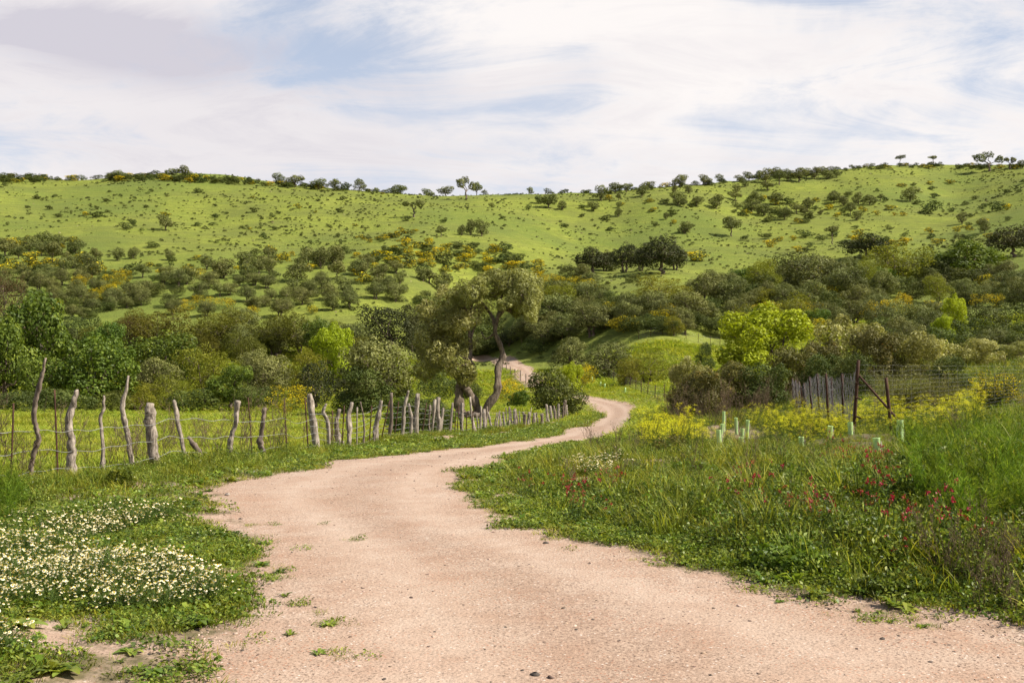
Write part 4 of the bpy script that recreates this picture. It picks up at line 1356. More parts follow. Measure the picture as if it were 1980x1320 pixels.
near_protos()
CATS.update({'roadbush': ('evergreen_shrub', 'bush'), 'rust': ('evergreen_shrub', 'shrub'), 'bushy': ('evergreen_shrub', 'shrub'), 'ivy': ('bramble_bush', 'bush'), 'darkbush': ('evergreen_shrub', 'shrub'),
             'broom': ('broom_shrub', 'shrub'), 'gorse_near': ('gorse_bush', 'gorse')})
NEAR = [
    ('lime', 1474, 592, 58, 182, 'glowing lime green tree above the rusty thicket'),
    ('bushy', 1330, 688, 46, 84, 'pale grey-topped shrub at the left end of the rusty thicket'),
    ('rust', 1352, 706, 42, 118, 'rounded brown-green shrub at the left end of the rusty thicket'),
    ('rust', 1425, 690, 44, 110, 'brown-green shrub in front of the lime tree'),
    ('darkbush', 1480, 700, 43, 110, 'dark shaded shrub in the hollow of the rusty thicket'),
    ('rust', 1520, 662, 46, 110, 'rust-tipped shrub right under the lime tree'),
    ('darkbush', 1590, 680, 44, 90, 'dark shrub behind the row of netted stakes'),
    ('rust', 1575, 650, 50, 90, 'russet shrub between the lime tree and the tall grey shrub'),
    ('bushy', 1645, 606, 52, 130, 'tall grey-green shrub behind the rusty corner post'),
    ('rust', 1690, 628, 48, 110, 'tall rust-flecked shrub above the rusty corner post'),
    ('rust', 1745, 632, 50, 90, 'orange-tipped shrub right of the tall grey shrub'),
    ('bushy', 1795, 640, 48, 110, 'dense grey-green shrub behind the wire mesh'),
    ('darkbush', 1655, 680, 42, 90, 'dark shrub just behind the corner post'),
    ('bushy', 1880, 655, 56, 100, 'olive-like shrub behind the mesh towards the right'),
    ('bushy', 1950, 660, 60, 100, 'olive-like shrub at the right edge above the flowering gorse'),
    ('broom', 1745, 686, 33, 130, 'airy pale broom shrub seen through the wire mesh'),
    ('broom', 1820, 700, 32, 100, 'second airy broom shrub seen through the wire mesh'),
    ('gorse_near', 1925, 692, 29, 110, 'loose flowering gorse behind the mesh at the right edge'),
    ('darkbush', 1838, 684, 40, 90, 'dark green shrub between broom and flowering gorse'),
    ('roadbush', 1074, 712, 72, 112, 'round dense dark bush at the end of the fence beside the track'),
    ('gorse', 984, 727, 92, 62, 'golden flowering gorse right of the S-curved trunk'),
    ('ivy', 812, 762, 36, 125, 'bramble thicket grown round the fence left of the leaning olive'),
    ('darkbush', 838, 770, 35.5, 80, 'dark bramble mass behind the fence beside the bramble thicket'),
    ('roadbush', 808, 769, 34.5, 118, 'dark brush pile inside the bramble thicket behind the fence'),
    ('ivy', 775, 790, 34, 50, 'small bramble at the left of the bramble thicket'),
    ('olive', 724, 640, 72, 158, 'grey-green rounded olive bush-tree in front of the belt'),
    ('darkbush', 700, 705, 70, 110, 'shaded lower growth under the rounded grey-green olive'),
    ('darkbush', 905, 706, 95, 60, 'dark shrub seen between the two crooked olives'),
    ('ivy', 1004, 752, 86, 40, 'small green bramble right of the golden gorse'),
    ('darkbush', 1365, 660, 100, 40, 'grey bush in the fenced meadow'),
]
for k, px, top, D, w, lab in NEAR:
    plant_d(k, px, top, D, w, lab)


# ------------------------------------------------------------ old roadside fence: crooked stakes, rusty stakes, wires
def fpt(px, py, D, base_py, zb):
    """pixel of a post, measured from its base"""
    return np.array([(px - 990) / FPX * D, D, zb + (base_py - py) / FPX * D])


def roadside_fence():
    bx, by = (20 - 990) / FPX * 14.2, 14.2
    e = obj('roadside_fence', None, None, (bx, by, float(ground(bx, by)[0])), label='old stock fence of crooked branches, rusty stakes and wires along the left of the track', cat='fence')
    off = np.array(e.location)
    q = np.random.default_rng(5)

    def post(pts, w, kind, lab=None):
        b = pts[-1]
        D = fence_d(b[0]); k = D / FPX
        zb = float(ground((b[0] - 990) * k, D)[0])
        P = np.array([fpt(p[0], p[1], D, b[1], zb) for p in pts])[::-1]
        P = np.vstack([P[:1] - [0, 0, .22], P])
        # resample smooth
        s = np.linspace(0, len(P) - 1, (len(P) - 1) * 4 + 1); i = np.minimum(s.astype(int), len(P) - 2); f = s - i
        Qp = P[i] * (1 - f)[:, None] + P[i + 1] * f[:, None]
        if kind != 'rust':
            for _ in range(1):
                Qp[1:-1] = Qp[1:-1] * .5 + (Qp[:-2] + Qp[2:]) * .25
            Qp[1:-1, 1] += q.normal(0, .012, len(Qp) - 2)
            Qp[1:-1, 0] += q.normal(0, .22, len(Qp) - 2) * k
        Qp = Qp - off
        g = G()
        w = np.atleast_1d(np.array(w, float))[::-1]
        r = np.interp(np.linspace(0, 1, len(Qp)), np.linspace(0, 1, len(w)), w) * k * .5
        if kind == 'rust':
            g.tube(Qp, np.maximum(r, .010), 6, flat=.6)
        else:
            # knots
            for kn in range(2):
                c_ = q.uniform(.15, .85) * len(Qp); r = r * (1 + .28 * np.exp(-((np.arange(len(Qp)) - c_) / .8) ** 2))
            g.tube(Qp, r * q.uniform(.92, 1.08, len(r)), 9, rough=.20, seed=int(q.integers(1e6)))
        nm = 'metal_stake' if kind == 'rust' else 'wooden_post'
        o = obj(nm, g.mesh(nm, M['rust'] if kind == 'rust' else M['wood_dark' if kind == 'dark' else 'wood'], kind != 'rust'), e)
        if lab: o['label'] = lab
        return Qp
    W_, K_, R_ = 'wood', 'dark', 'rust'
    posts = [
        ([(-60, 770), (-66, 850), (-62, 960)], (8, 11), W_, None), ([(-130, 790), (-128, 965)], 5, R_, None),
        ([(27, 785), (23, 945)], 5, R_, None),
        ([(89, 715), (83, 745), (77, 768), (69, 800), (66, 830), (70, 850), (78, 868), (70, 890), (64, 915), (60, 955)], (4, 8, 9, 10, 10, 9, 13, 10, 10, 11), K_, 'tallest crooked dark branch post'),
        ([(106, 766), (110, 850), (114, 940)], 5, R_, None),
        ([(148, 764), (142, 792), (133, 820), (138, 845), (141, 880), (139, 905), (144, 934)], (10, 13, 15, 16, 17, 20, 24), W_, 'thick pale bent post'),
        ([(201, 767), (202, 792), (194, 808), (197, 840), (201, 870), (200, 900), (203, 922)], (4, 6, 7, 7, 8, 8, 9), W_, None),
        ([(249, 738), (245, 765), (237, 795), (240, 820), (247, 850), (253, 885), (259, 922)], (4, 7, 9, 10, 10, 10, 11), W_, 'tall slender wavy post'),
        ([(291, 786), (290, 810), (294, 850), (297, 880), (302, 908)], (14, 19, 18, 17, 15), W_, 'thick straight grey log post'),
        ([(336, 789), (342, 812), (346, 840), (352, 865), (357, 890), (364, 907)], (6, 8, 8, 8, 9, 12), W_, None),
        ([(364, 852), (376, 868), (386, 882), (389, 900)], (6, 9, 11, 14), K_, 'short broken post fallen against the fence'),
        ([(461, 769), (457, 790), (458, 812), (449, 835), (445, 855), (445, 886)], (11, 9, 8, 10, 9, 8), W_, None),
        ([(480, 770), (485, 830), (489, 892)], 4, R_, None),
        ([(512, 796), (510, 820), (506, 848), (503, 862), (508, 878), (515, 894)], (8, 7, 9, 11, 8, 8), K_, None),
        ([(550, 772), (556, 880)], 3.5, R_, None),
        ([(590, 768), (597, 876)], 5, R_, None),
        ([(598, 757), (602, 785), (607, 820), (614, 869)], (9, 12, 13, 15), W_, 'thick dark-topped log post where the fence bends'),
        ([(631, 765), (624, 779), (633, 795), (637, 820), (636, 860)], (5, 8, 8, 7, 8), W_, None),
        ([(643, 781), (642, 864)], 4, R_, None),
        ([(657, 779), (651, 802), (653, 822), (655, 840), (657, 864)], (7, 7, 10, 8, 8), W_, None),
        ([(666, 770), (661, 862)], 4, R_, None), ([(664, 760), (664, 782)], 3, W_, None),
        ([(681, 767), (673, 792), (676, 825), (675, 845), (669, 864)], (7, 8, 9, 11, 8), W_, None),
        ([(691, 780), (690, 863)], 3, W_, None),
        ([(697, 773), (703, 800), (705, 830), (703, 863)], (3, 4, 4, 5), K_, None),
        ([(719, 783), (714, 861)], 4, R_, None), ([(724, 765), (722, 787)], 4, W_, None),
        ([(737, 778), (733, 805), (726, 830), (727, 859)], (6, 9, 10, 9), W_, None),
        ([(754, 783), (737, 861)], 4, R_, None),
        ([(757, 768), (757, 800), (757, 828), (751, 859)], (5, 6, 7, 8), K_, None),
        ([(771, 783), (762, 858)], 3.5, R_, None),
        ([(790, 764), (785, 785), (780, 805), (781, 828), (777, 858)], (4, 6, 7, 7, 8), W_, None), ([(784, 770), (787, 782)], 3, W_, None),
        ([(790, 790), (796, 820), (794, 857)], (5, 6, 6), W_, None),
        ([(808, 771), (805, 810), (804, 858)], (8, 9, 12), W_, None),
        ([(825, 786), (815, 856)], 3.5, R_, None),
        ([(832, 790), (829, 830), (834, 854)], 4, K_, None), ([(841, 779), (835, 853)], 4, W_, None),
        ([(848, 777), (846, 810), (850, 830), (846, 853)], (6, 8, 9, 10), W_, None),
        ([(857, 793), (851, 850)], 5, W_, None), ([(875, 779), (872, 810), (869, 845)], (4, 6, 7), W_, None),
        ([(882, 790), (879, 845)], 3, R_, None), ([(887, 784), (884, 843)], 3, R_, None),
        ([(894, 775), (892, 812), (895, 845)], (5, 6, 6), W_, None),
        ([(903, 795), (901, 842)], 3, R_, None),
        ([(909, 772), (912, 810), (919, 845)], (4, 6, 8), W_, None),
        ([(914, 790), (913, 838)], 3, R_, None), ([(921, 798), (926, 838)], 3, W_, None), ([(930, 782), (929, 835)], (5, 6), W_, None), ([(936, 788), (937, 832)], (5, 8), W_, None),
        ([(944, 793), (948, 815), (955, 832)], (3, 4, 5), W_, None), ([(942, 782), (940, 832)], 3, K_, None),
    ]
    for p in posts: post(*p)
    # far part: short close set stakes of many sizes
    q2 = random.Random(8)
    x = 957
    while x < 1098:
        bpy_ = float(np.interp(x, [950, 1000, 1050, 1098], [833, 827, 818, 804]))
        hh = float(np.interp(x, [950, 1000, 1098], [44, 36, 30])) * q2.uniform(.75, 1.2)
        lean = q2.uniform(-4, 4)
        w = q2.choice((2.5, 3, 4, 5, 6)) * (1 if x < 1050 else .9)
        post([(x + lean, bpy_ - hh), (x + lean * .3 + q2.uniform(-1.5, 1.5), bpy_ - hh * .5), (x, bpy_)], (w * .8, w, w * 1.1), q2.choice((W_, W_, K_)))
        x += q2.uniform(3.2, 7.5)
    # loose leaning sticks beyond the fence
    for pts, w in (([(984, 768), (1000, 790)], 3), ([(1003, 775), (1010, 787)], 3), ([(985, 770), (981, 790)], 3), ([(870, 765), (864, 780)], 2)):
        post(pts, w, W_)
    # wires
    def wire(h, x0, x1, seed, th):
        qq = np.random.default_rng(seed)
        xs = np.linspace(x0, x1, 150)
        P = []
        ph = qq.uniform(0, 6)
        for i, px in enumerate(xs):
            D = fence_d(px); X = (px - 990) / FPX * D
            P.append((X, D - .03, float(ground(X, D)[0]) + h * (1 - .12 * (px > 900)) + .012 * math.sin(px * .11 + ph) + .015 * math.sin(px * .031 + ph * 2)))
        g = G(); P = np.array(P) - off
        g.tube(P, th, 4, cap=False)
        obj('wire', g.mesh('wire', M['wire'], True), e)
    for i, h in enumerate((.66, .39, .14)): wire(h, -160, 1096, i, .0035)
    for i, h in enumerate((.80, .53, .27)): wire(h, 600, 1096, 20 + i, .0038)


roadside_fence()


# ------------------------------------------------------------ wire mesh fence on the right bank
def straight(g, a, b, w, t=0, sides=4, n=4, **kw):
    a = np.array(a, float); b = np.array(b, float)
    g.tube(a + (b - a) * np.linspace(0, 1, n)[:, None], w, sides, t=t, **kw)


def mesh_fence():
    D0 = 25.5
    cx, cy, _ = pt(1652, 845, D0); cz = float(ground(cx, cy)[0])
    e = obj('wire_mesh_fence', None, None, (cx, cy, cz), label='rusty-posted wire mesh fence with a braced corner on the right bank', cat='fence')
    off = np.array([cx, cy, cz])

    def P(px, py, D): return np.array(pt(px, py, D)) - off

    def part(nm, a, b, w, mat='rust', lab=None, sides=6):
        g = G(); d = (b - a) / np.linalg.norm(b - a)
        straight(g, a - d * (.15 if nm.endswith('post') else .02), b, w, sides=sides, n=6, rough=.06, seed=int(abs(a[0]) * 99))
        o = obj(nm, g.mesh(nm, M[mat], False), e)
        if lab: o['label'] = lab
    part('corner_post', P(1650, 848, D0), P(1660, 696, D0), .037, lab='tall rusty corner post')
    for yy in (740, 768, 805):
        part('bracket', P(1656, yy, D0 - .05), P(1666, yy + 4, D0 - .1), .018)
    part('brace', P(1755, 832, D0 - 1.2), P(1662, 727, D0), .026, lab='slanting rusty brace')
    part('post', P(1725, 848, D0 - 1.5), P(1713, 730, D0 - 1.5), .035, lab='leaning square rusty post')
    # row that runs away to the left
    row = [(1628, 1632, 722, 815, 27), (1607, 1612, 730, 800, 29), (1597, 1603, 722, 806, 28.3), (1580, 1587, 722, 796, 31), (1565, 1572, 728, 792, 33), (1554, 1560, 740, 790, 35.5), (1549, 1554, 748, 792, 35.5), (1545, 1550, 738, 789, 37), (1538, 1542, 734, 786, 39), (1532, 1535, 731, 782, 41)]
    tops = [P(1659, 712, D0)]; bots = [P(1651, 842, D0)]
    for tx, bx, ty, by, D in row:
        x_, y_, _ = pt(bx, by, D); gz = float(ground(x_, y_)[0])
        b = np.array([x_, y_, gz]) - off; t_ = P(tx, ty, D)
        part('post', b, t_, .03)
        tops.append(t_); bots.append(b)
    # sagging grey netting hung on that row
    q = np.random.default_rng(9)
    g = G()
    for i in range(len(tops) - 1):
        for k in range(17):
            f = k / 16
            T = [(tops[i] * (1 - s) + tops[i + 1] * s) * (1 - f) + (bots[i] * (1 - s) + bots[i + 1] * s) * f + np.array([0, 0, -.10 * math.sin(s * math.pi) * (1 - f)]) + q.normal(0, .022, 3) for s in np.linspace(0, 1, 7)]
            g.tube(np.array(T), .004, 3, cap=False)
        for k in range(22):
            s = (k + q.uniform(0, .5)) / 22
            T = [(tops[i] * (1 - s) + tops[i + 1] * s) * (1 - f) + (bots[i] * (1 - s) + bots[i + 1] * s) * f + np.array([0, 0, -.10 * math.sin(s * math.pi) * (1 - f)]) + q.normal(0, .022, 3) for f in np.linspace(0, 1, 7)]
            g.tube(np.array(T), .004, 3, cap=False)
    o = obj('netting', g.mesh('netting', M['netting']), e); o['label'] = 'sagging grey wire netting'
    # straight mesh that runs to the right
    g = G(); N = 22
    for k in range(14):
        f = k / 13
        pts = []
        for i in range(30):
            s = i / 29
            D = D0 + s * 1.5
            px = 1655 + s * 520
            X, Y, _ = pt(px, 800, D)
            zt = pt(px, 706 + 4 * s, D)[2]
            zb = float(ground(X, Y)[0]) + .12
            pts.append(np.array([X, Y, zt * (1 - f) + zb * f + .012 * math.sin(i * 1.9 + k)]) - off)
        g.tube(np.array(pts), .0019, 3, cap=False)
    for k in range(30):
        s = k / 29; D = D0 + s * 1.5; px = 1655 + s * 520
        X, Y, _ = pt(px, 800, D)
        straight(g, np.array([X, Y, pt(px, 706 + 4 * s, D)[2]]) - off, np.array([X, Y, float(ground(X, Y)[0]) + .1]) - off, .0014, sides=3, n=3, cap=False)
    obj('wire_mesh', g.mesh('wire_mesh', M['mesh']), e)


mesh_fence()


def post_line(name, label, pts, h, th, mesh_h, mat='rust', wires=4, vert=0):
    """low fence through (px, base py, D)"""
    P3 = []
    for px, D in pts:
        X = (px - 990) / FPX * D; P3.append(np.array([X, D, float(ground(X, D)[0])]))
    e = obj(name, None, None, tuple(P3[0]), label=label, cat='fence'); off = P3[0]
    q = random.Random(len(label))
    for p in P3:
        g = G(); straight(g, p - off - [0, 0, .15], p - off + [q.uniform(-.06, .06), 0, h * q.uniform(.9, 1.1)], th, sides=5)
        obj('post', g.mesh('fence_post', M[mat]), e)
    for k in range(wires):
        g = G(); hh = mesh_h * (k + .6) / wires
        g.tube(np.array([p - off + [0, 0, hh] for p in P3]), .006, 3, cap=False)
        obj('wire', g.mesh('fence_wire', M['wire']), e)
    if vert:
        g = G()
        for a, b in zip(P3[:-1], P3[1:]):
            for s in np.linspace(0, 1, vert, endpoint=False):
                p = a * (1 - s) + b * s - off
                straight(g, p + [0, 0, .05], p + [0, 0, mesh_h], .004, sides=3, n=2, cap=False)
        obj('wire_mesh', g.mesh('fence_mesh', M['netting']), e)


post_line('pasture_fence', 'small wire fence with thin dark posts below the second bend', [(1163, 124), (1175, 119), (1186, 114), (1197, 110), (1207, 106), (1218, 102), (1229, 98), (1240, 94), (1252, 90), (1266, 86), (1284, 82)], 1.15, .035, 1.0, wires=5, vert=14)
post_line('meadow_fence', 'faint wire fence across the small meadow behind the second bend', [(1235, 137), (1258, 137), (1281, 137), (1304, 137), (1327, 137), (1350, 137), (1374, 138), (1392, 138)], 1.1, .03, 1.0, wires=5, vert=12)
post_line('verge_fence', 'dark posts and wire along the left edge of the far track', [(1033, 108), (1017, 113), (1006, 118), (996, 123), (987, 128), (979, 133), (972, 139), (966, 145), (961, 151)], 1.0, .05, .9, mat='wood_dark', wires=3)


# ------------------------------------------------------------ pale green tree shelters
CLEAR = []


def shelters():
    L = [(1697, 846, 887, 14, 18, 'largest pale green tree shelter standing alone in front'), (1741, 822, 860, 14, 20.5, 'double pale green tree shelter beside the leaning rusty post'),
         (1645, 816, 845, 10, 23.5, 'pale green tree shelter just left of the corner post'), (1604, 823, 856, 10, 22.5, 'slightly tilted pale green shelter left of the corner post'),
         (1550, 844, 873, 10, 21, 'short pale green shelter half sunk in grass'), (1434, 845, 866, 10, 23.5, 'small pale shelter below the yellow flowers'),
         (1392, 831, 860, 9.5, 24.5, 'leftmost larger pale green shelter in the yellow flowers'), (1434, 828, 843, 8, 28, 'pale shelter top just behind the small one'),
         (1444, 812, 826, 7, 31, 'tiny pale shelter deeper in the herbs, right one'), (1424, 807, 820, 6, 32, 'tiny pale shelter deeper in the herbs, middle one'),
         (1399, 795, 814, 6, 33, 'tiny tall pale shelter deepest in the herbs'), (1394, 819, 828, 6, 28.5, 'pale shelter top above the leftmost larger one')]
    q = random.Random(4)
    for px, ty, by, w, D, lab in L:
        x, y, zt = pt(px, ty, D)
        CLEAR.append((x, y))
        zg = float(ground(x, y)[0]); w_ = w / FPX * D
        h = max(zt - zg, (by - ty) / FPX * D * .9)
        zg = zt - h
        tilt = (q.uniform(-.08, .08), q.uniform(-.07, .07))
        e = obj('tree_shelter', None, None, (x, y, zg), (tilt[0], tilt[1], 0), label=lab, cat='tree shelter')

        def tubemesh(r, z0, z1):
            n = 16; a = np.linspace(0, 2 * np.pi, n, endpoint=False)
            rings = []
            for rr, z in ((r, z0), (r * .98, (z0 + z1) / 2), (r, z1 - .02), (r * 1.07, z1 - .008), (r * 1.07, z1), (r * .95, z1), (r * .93, z1 - .03), (r * .92, z0)):
                rings.append(np.column_stack([np.cos(a) * rr * (1 + .05 * np.sin(a * 2)), np.sin(a) * rr, np.full(n, z)]))
            V = np.vstack(rings); m = len(rings)
            i = np.arange(m - 1)[:, None] * n; j = np.arange(n)[None]; j2 = (j + 1) % n
            return V, np.stack([i + j, i + j2, i + n + j2, i + n + j], -1).reshape(-1, 4)
        g = G(); g.add(*tubemesh(w_ / 2, -.05, h)); obj('sleeve', g.mesh('sleeve', M['tube'], True), e)
        if 'double' in lab:
            g = G(); V, F = tubemesh(w_ / 2 * .9, h * .5, h + .09); V[:, 0] += .015; g.add(V, F); obj('inner_sleeve', g.mesh('inner_sleeve', M['tube'], True), e)
        g = G(); straight(g, (w_ * .62, .01, -.05), (w_ * .62, .01, h * .8), .012, sides=4); obj('stake', g.mesh('stake', M['wood']), e)
    for px, ty, by, w, D, lab in ((1127, 724, 730, 3, 122, 'tiny shelter on the grass beyond the round roadside bush, highest one'), (1146, 729, 738, 4, 115, 'tiny shelter second from the round roadside bush'), (1161, 740, 746, 4, 108, 'tiny shelter third from the round roadside bush'),
                              (1169, 747, 754, 4, 104, 'tiny tilted shelter lowest on the far grass'), (1209, 753, 760, 4, 97, 'tiny shelter under the small wire fence')):
        x, y, _ = pt(px, by, D); z = float(ground(x, y)[0])
        g = G(); straight(g, (0, 0, -.05), (q.uniform(-.08, .08), 0, .5), .07, sides=8)
        o = obj('tree_shelter', g.mesh('far_shelter', M['tube'], True), None, (x, y, z), label=lab, cat='tree shelter')


shelters()
print('fences', round(time.time() - T0, 1))

# ------------------------------------------------------------ ground plants: small clump meshes placed by geometry nodes
MV = {}
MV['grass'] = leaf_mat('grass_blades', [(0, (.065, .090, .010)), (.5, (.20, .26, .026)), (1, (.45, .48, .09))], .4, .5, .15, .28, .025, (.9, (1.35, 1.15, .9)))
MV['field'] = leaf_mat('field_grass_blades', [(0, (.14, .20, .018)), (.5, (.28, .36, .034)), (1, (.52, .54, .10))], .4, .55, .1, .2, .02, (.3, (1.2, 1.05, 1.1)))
MV['herb'] = leaf_mat('herb_leaves', [(0, (.042, .070, .009)), (.5, (.13, .20, .022)), (1, (.32, .38, .07))], .34, .45, .2, .28, .02, (.8, (1.3, 1.2, .9)))
MV['fennel'] = leaf_mat('feathery_leaves', [(0, (.045, .085, .009)), (.5, (.16, .26, .018)), (1, (.36, .46, .06))], .4, .5, .1, .2, .015)
MV['umbel'] = leaf_mat('yellow_umbels', [(0, (.06, .10, .015)), (.5, (.13, .18, .025)), (.6, (.66, .66, .02)), (1, (.90, .84, .03))], .35, .6, .2, .12, .01)
MV['red'] = leaf_mat('red_sulla', [(0, (.035, .07, .012)), (.55, (.10, .15, .03)), (.6, (.26, .012, .028)), (1, (.50, .03, .06))], .2, .5, .2, .15, .01)
MV['daisy'] = leaf_mat('daisies', [(0, (.05, .09, .015)), (.45, (.12, .18, .03)), (.5, (.60, .40, .01)), (.65, (.70, .48, .02)), (.7, (.95, .86, .50)), (1, (1.1, 1.03, .78))], .2, .6, .2, .06, .003)
MV['dry'] = leaf_mat('dry_stalks', [(0, (.075, .05, .03)), (.5, (.17, .12, .07)), (1, (.36, .28, .17))], .15, .7, .15, .2, .01)
MV['tuss'] = leaf_mat('hill_tussock', [(0, (.040, .052, .012)), (.5, (.075, .09, .02)), (1, (.14, .15, .04))], .15, .7, .1, .3, .02)
MV['peb'] = leaf_mat('pebbles', [(0, (.08, .06, .05)), (.45, (.19, .125, .09)), (.55, (.46, .32, .23)), (.8, (.62, .46, .36)), (1, (.80, .72, .64))], .0, .85, .2, .15, .02)


def blades(g, q, n, h, spread, w, bend=.5, lean=.25, tl=(0, 1)):
    a = q.uniform(0, 2 * np.pi, n); r = spread * np.sqrt(q.uniform(0, 1, n))
    b = np.column_stack([np.cos(a) * r, np.sin(a) * r, np.full(n, -.02)])
    H = q.uniform(h * .5, h, n)
    da = a + q.normal(0, .9, n)
    d = np.column_stack([np.cos(da), np.sin(da), np.zeros(n)])
    side = np.column_stack([-np.sin(da + q.normal(0, .8, n)), np.cos(da), np.zeros(n)])
    side /= np.linalg.norm(side, axis=1)[:, None]
    L = q.uniform(0, lean, n) * H; Bd = q.uniform(.1, bend, n) * H
    rows = []
    for s, ww in ((0, .8), (.45, 1.), (.8, .6), (1, .08)):
        c = b + d * (L * s + Bd * s * s)[:, None] + np.array([0, 0, 1.]) * (H * (s - .18 * s * s))[:, None]
        rows += [c - side * w * ww * .5, c + side * w * ww * .5]
    V = np.stack(rows, 1).reshape(-1, 3)
    i = np.arange(n)[:, None] * 8
    F = np.concatenate([i + np.array([0, 1, 3, 2]), i + np.array([2, 3, 5, 4]), i + np.array([4, 5, 7, 6])], 0)
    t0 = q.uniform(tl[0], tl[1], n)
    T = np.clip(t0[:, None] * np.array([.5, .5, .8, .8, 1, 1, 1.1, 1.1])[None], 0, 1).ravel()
    g.add(V, F, T)


def horiz(g, q, n, spread, z, L, W_, t, tilt=.5):
    a = q.uniform(0, 2 * np.pi, n); r = spread * np.sqrt(q.uniform(0, 1, n))
    C = np.column_stack([np.cos(a) * r, np.sin(a) * r, q.uniform(z[0], z[1], n) * (1.1 - .6 * r / spread)])
    N = q.normal(0, tilt, (n, 3)) + np.array([0, 0, 1.])
    g.leaves(C, N, q.uniform(*L, n), q.uniform(*W_, n), q.uniform(*t, n), q)


VP = {}


def proto(kind, n, fn):
    VP[kind] = []
    for i in range(n):
        q = np.random.default_rng(abs(hash(kind)) % 1000 + i if False else sum(map(ord, kind)) * 7 + i)
        g = G(); mat = fn(g, q)
        me = g.mesh('clump_' + kind, MV[mat])
        o = bpy.data.objects.new('clump_' + kind + '_%02d' % i, me)
        VP[kind].append(o)


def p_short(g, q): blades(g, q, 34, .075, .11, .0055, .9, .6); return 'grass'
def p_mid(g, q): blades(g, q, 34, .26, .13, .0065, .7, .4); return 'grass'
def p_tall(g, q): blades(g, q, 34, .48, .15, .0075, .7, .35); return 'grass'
def p_clover(g, q): horiz(g, q, 60, .15, (.01, .07), (.018, .034), (.014, .024), (.1, 1)); blades(g, q, 6, .09, .12, .004); return 'herb'
def p_rosette(g, q):
    n = 16; a = np.linspace(0, 6.28, n, endpoint=False) + q.uniform(-.2, .2, n)
    l = q.uniform(.06, .13, n)
    for i in range(n):
        d = np.array([math.cos(a[i]), math.sin(a[i]), 0]); s = np.array([-d[1], d[0], 0]); z = q.uniform(.15, .7)
        p0 = d * .01; p1 = d * l[i] * .55 + [0, 0, l[i] * z * .7]; p2 = d * l[i] + [0, 0, l[i] * z * .6]
        w = l[i] * .16
        g.add([p0 - s * w * .3, p0 + s * w * .3, p1 - s * w, p1 + s * w, p2 - s * w * .1, p2 + s * w * .1], [[0, 1, 3, 2], [2, 3, 5, 4]], q.uniform(.2, .9))
    return 'herb'
def p_herb(g, q):
    horiz(g, q, 90, .16, (.02, .26), (.025, .05), (.014, .026), (.1, 1), .8)
    for k in range(6):
        a = q.uniform(0, 6.28); straight(g, (0, 0, 0), (math.cos(a) * .12, math.sin(a) * .12, .22), .002, sides=3, n=3, t=.2, cap=False)
    return 'herb'
def needles(g, q, P, n, L, w, t):
    s = q.uniform(.15, 1, n); idx = s * (len(P) - 1); i = np.minimum(idx.astype(int), len(P) - 2); f = (idx - i)[:, None]
    B = P[i] * (1 - f) + P[i + 1] * f
    d = q.normal(size=(n, 3)); d[:, 2] = np.abs(d[:, 2]) * .8 + .5; d /= np.linalg.norm(d, axis=1)[:, None]
    l = q.uniform(L * .5, L, n)[:, None]
    sd_ = np.cross(d, q.normal(size=(n, 3))); sd_ /= np.linalg.norm(sd_, axis=1)[:, None]
    V = np.stack([B - sd_ * w, B + sd_ * w, B + d * l + sd_ * w * .4, B + d * l - sd_ * w * .4], 1).reshape(-1, 3)
    g.add(V, np.arange(n * 4).reshape(-1, 4), np.repeat(q.uniform(t[0], t[1], n), 4))
def p_fennel(g, q):
    for k in range(7):
        a = q.uniform(0, 6.28); l = q.uniform(.05, .22); h = q.uniform(.45, .85)
        P = limb(q, (q.normal(0, .04), q.normal(0, .04), 0), (math.cos(a) * l, math.sin(a) * l, h), 6, .04)
        g.tube(P, np.linspace(.004, .0015, 6), 3, t=.4, cap=False)
        needles(g, q, P, 70, .10, .0028, (0, 1))
    return 'fennel'
def p_umbel(g, q):
    for k in range(4):
        a = q.uniform(0, 6.28); l = q.uniform(.03, .18); h = q.uniform(.4, .8)
        P = limb(q, (q.normal(0, .05), q.normal(0, .05), 0), (math.cos(a) * l, math.sin(a) * l, h), 6, .05)
        g.tube(P, np.linspace(.004, .0018, 6), 3, t=.35, cap=False)
        needles(g, q, P[:5], 40, .10, .0016, (.05, .5))
        for u in range(5):
            c = P[-1] + q.normal(0, .045, 3) * [1, 1, .6]
            m = 16; C = c + q.normal(0, .022, (m, 3)) * [1, 1, .35]
            g.leaves(C, q.normal(0, .3, (m, 3)) + [0, 0, 1], q.uniform(.010, .018, m), q.uniform(.008, .014, m), q.uniform(.62, 1, m), q)
    return 'umbel'
def p_red(g, q):
    horiz(g, q, 40, .13, (.02, .18), (.018, .035), (.012, .02), (.05, .55), .7)
    for k in range(5):
        a = q.uniform(0, 6.28); l = q.uniform(.03, .13); h = q.uniform(.18, .32)
        P = limb(q, (0, 0, 0), (math.cos(a) * l, math.sin(a) * l, h), 4, .05)
        g.tube(P, .0018, 3, t=.3, cap=False)
        m = 11; C = P[-1] + q.normal(0, .008, (m, 3)) * [1, 1, 1.2]
        g.leaves(C, q.normal(size=(m, 3)), q.uniform(.010, .017, m), q.uniform(.008, .012, m), q.uniform(.62, 1, m), q)
    return 'red'
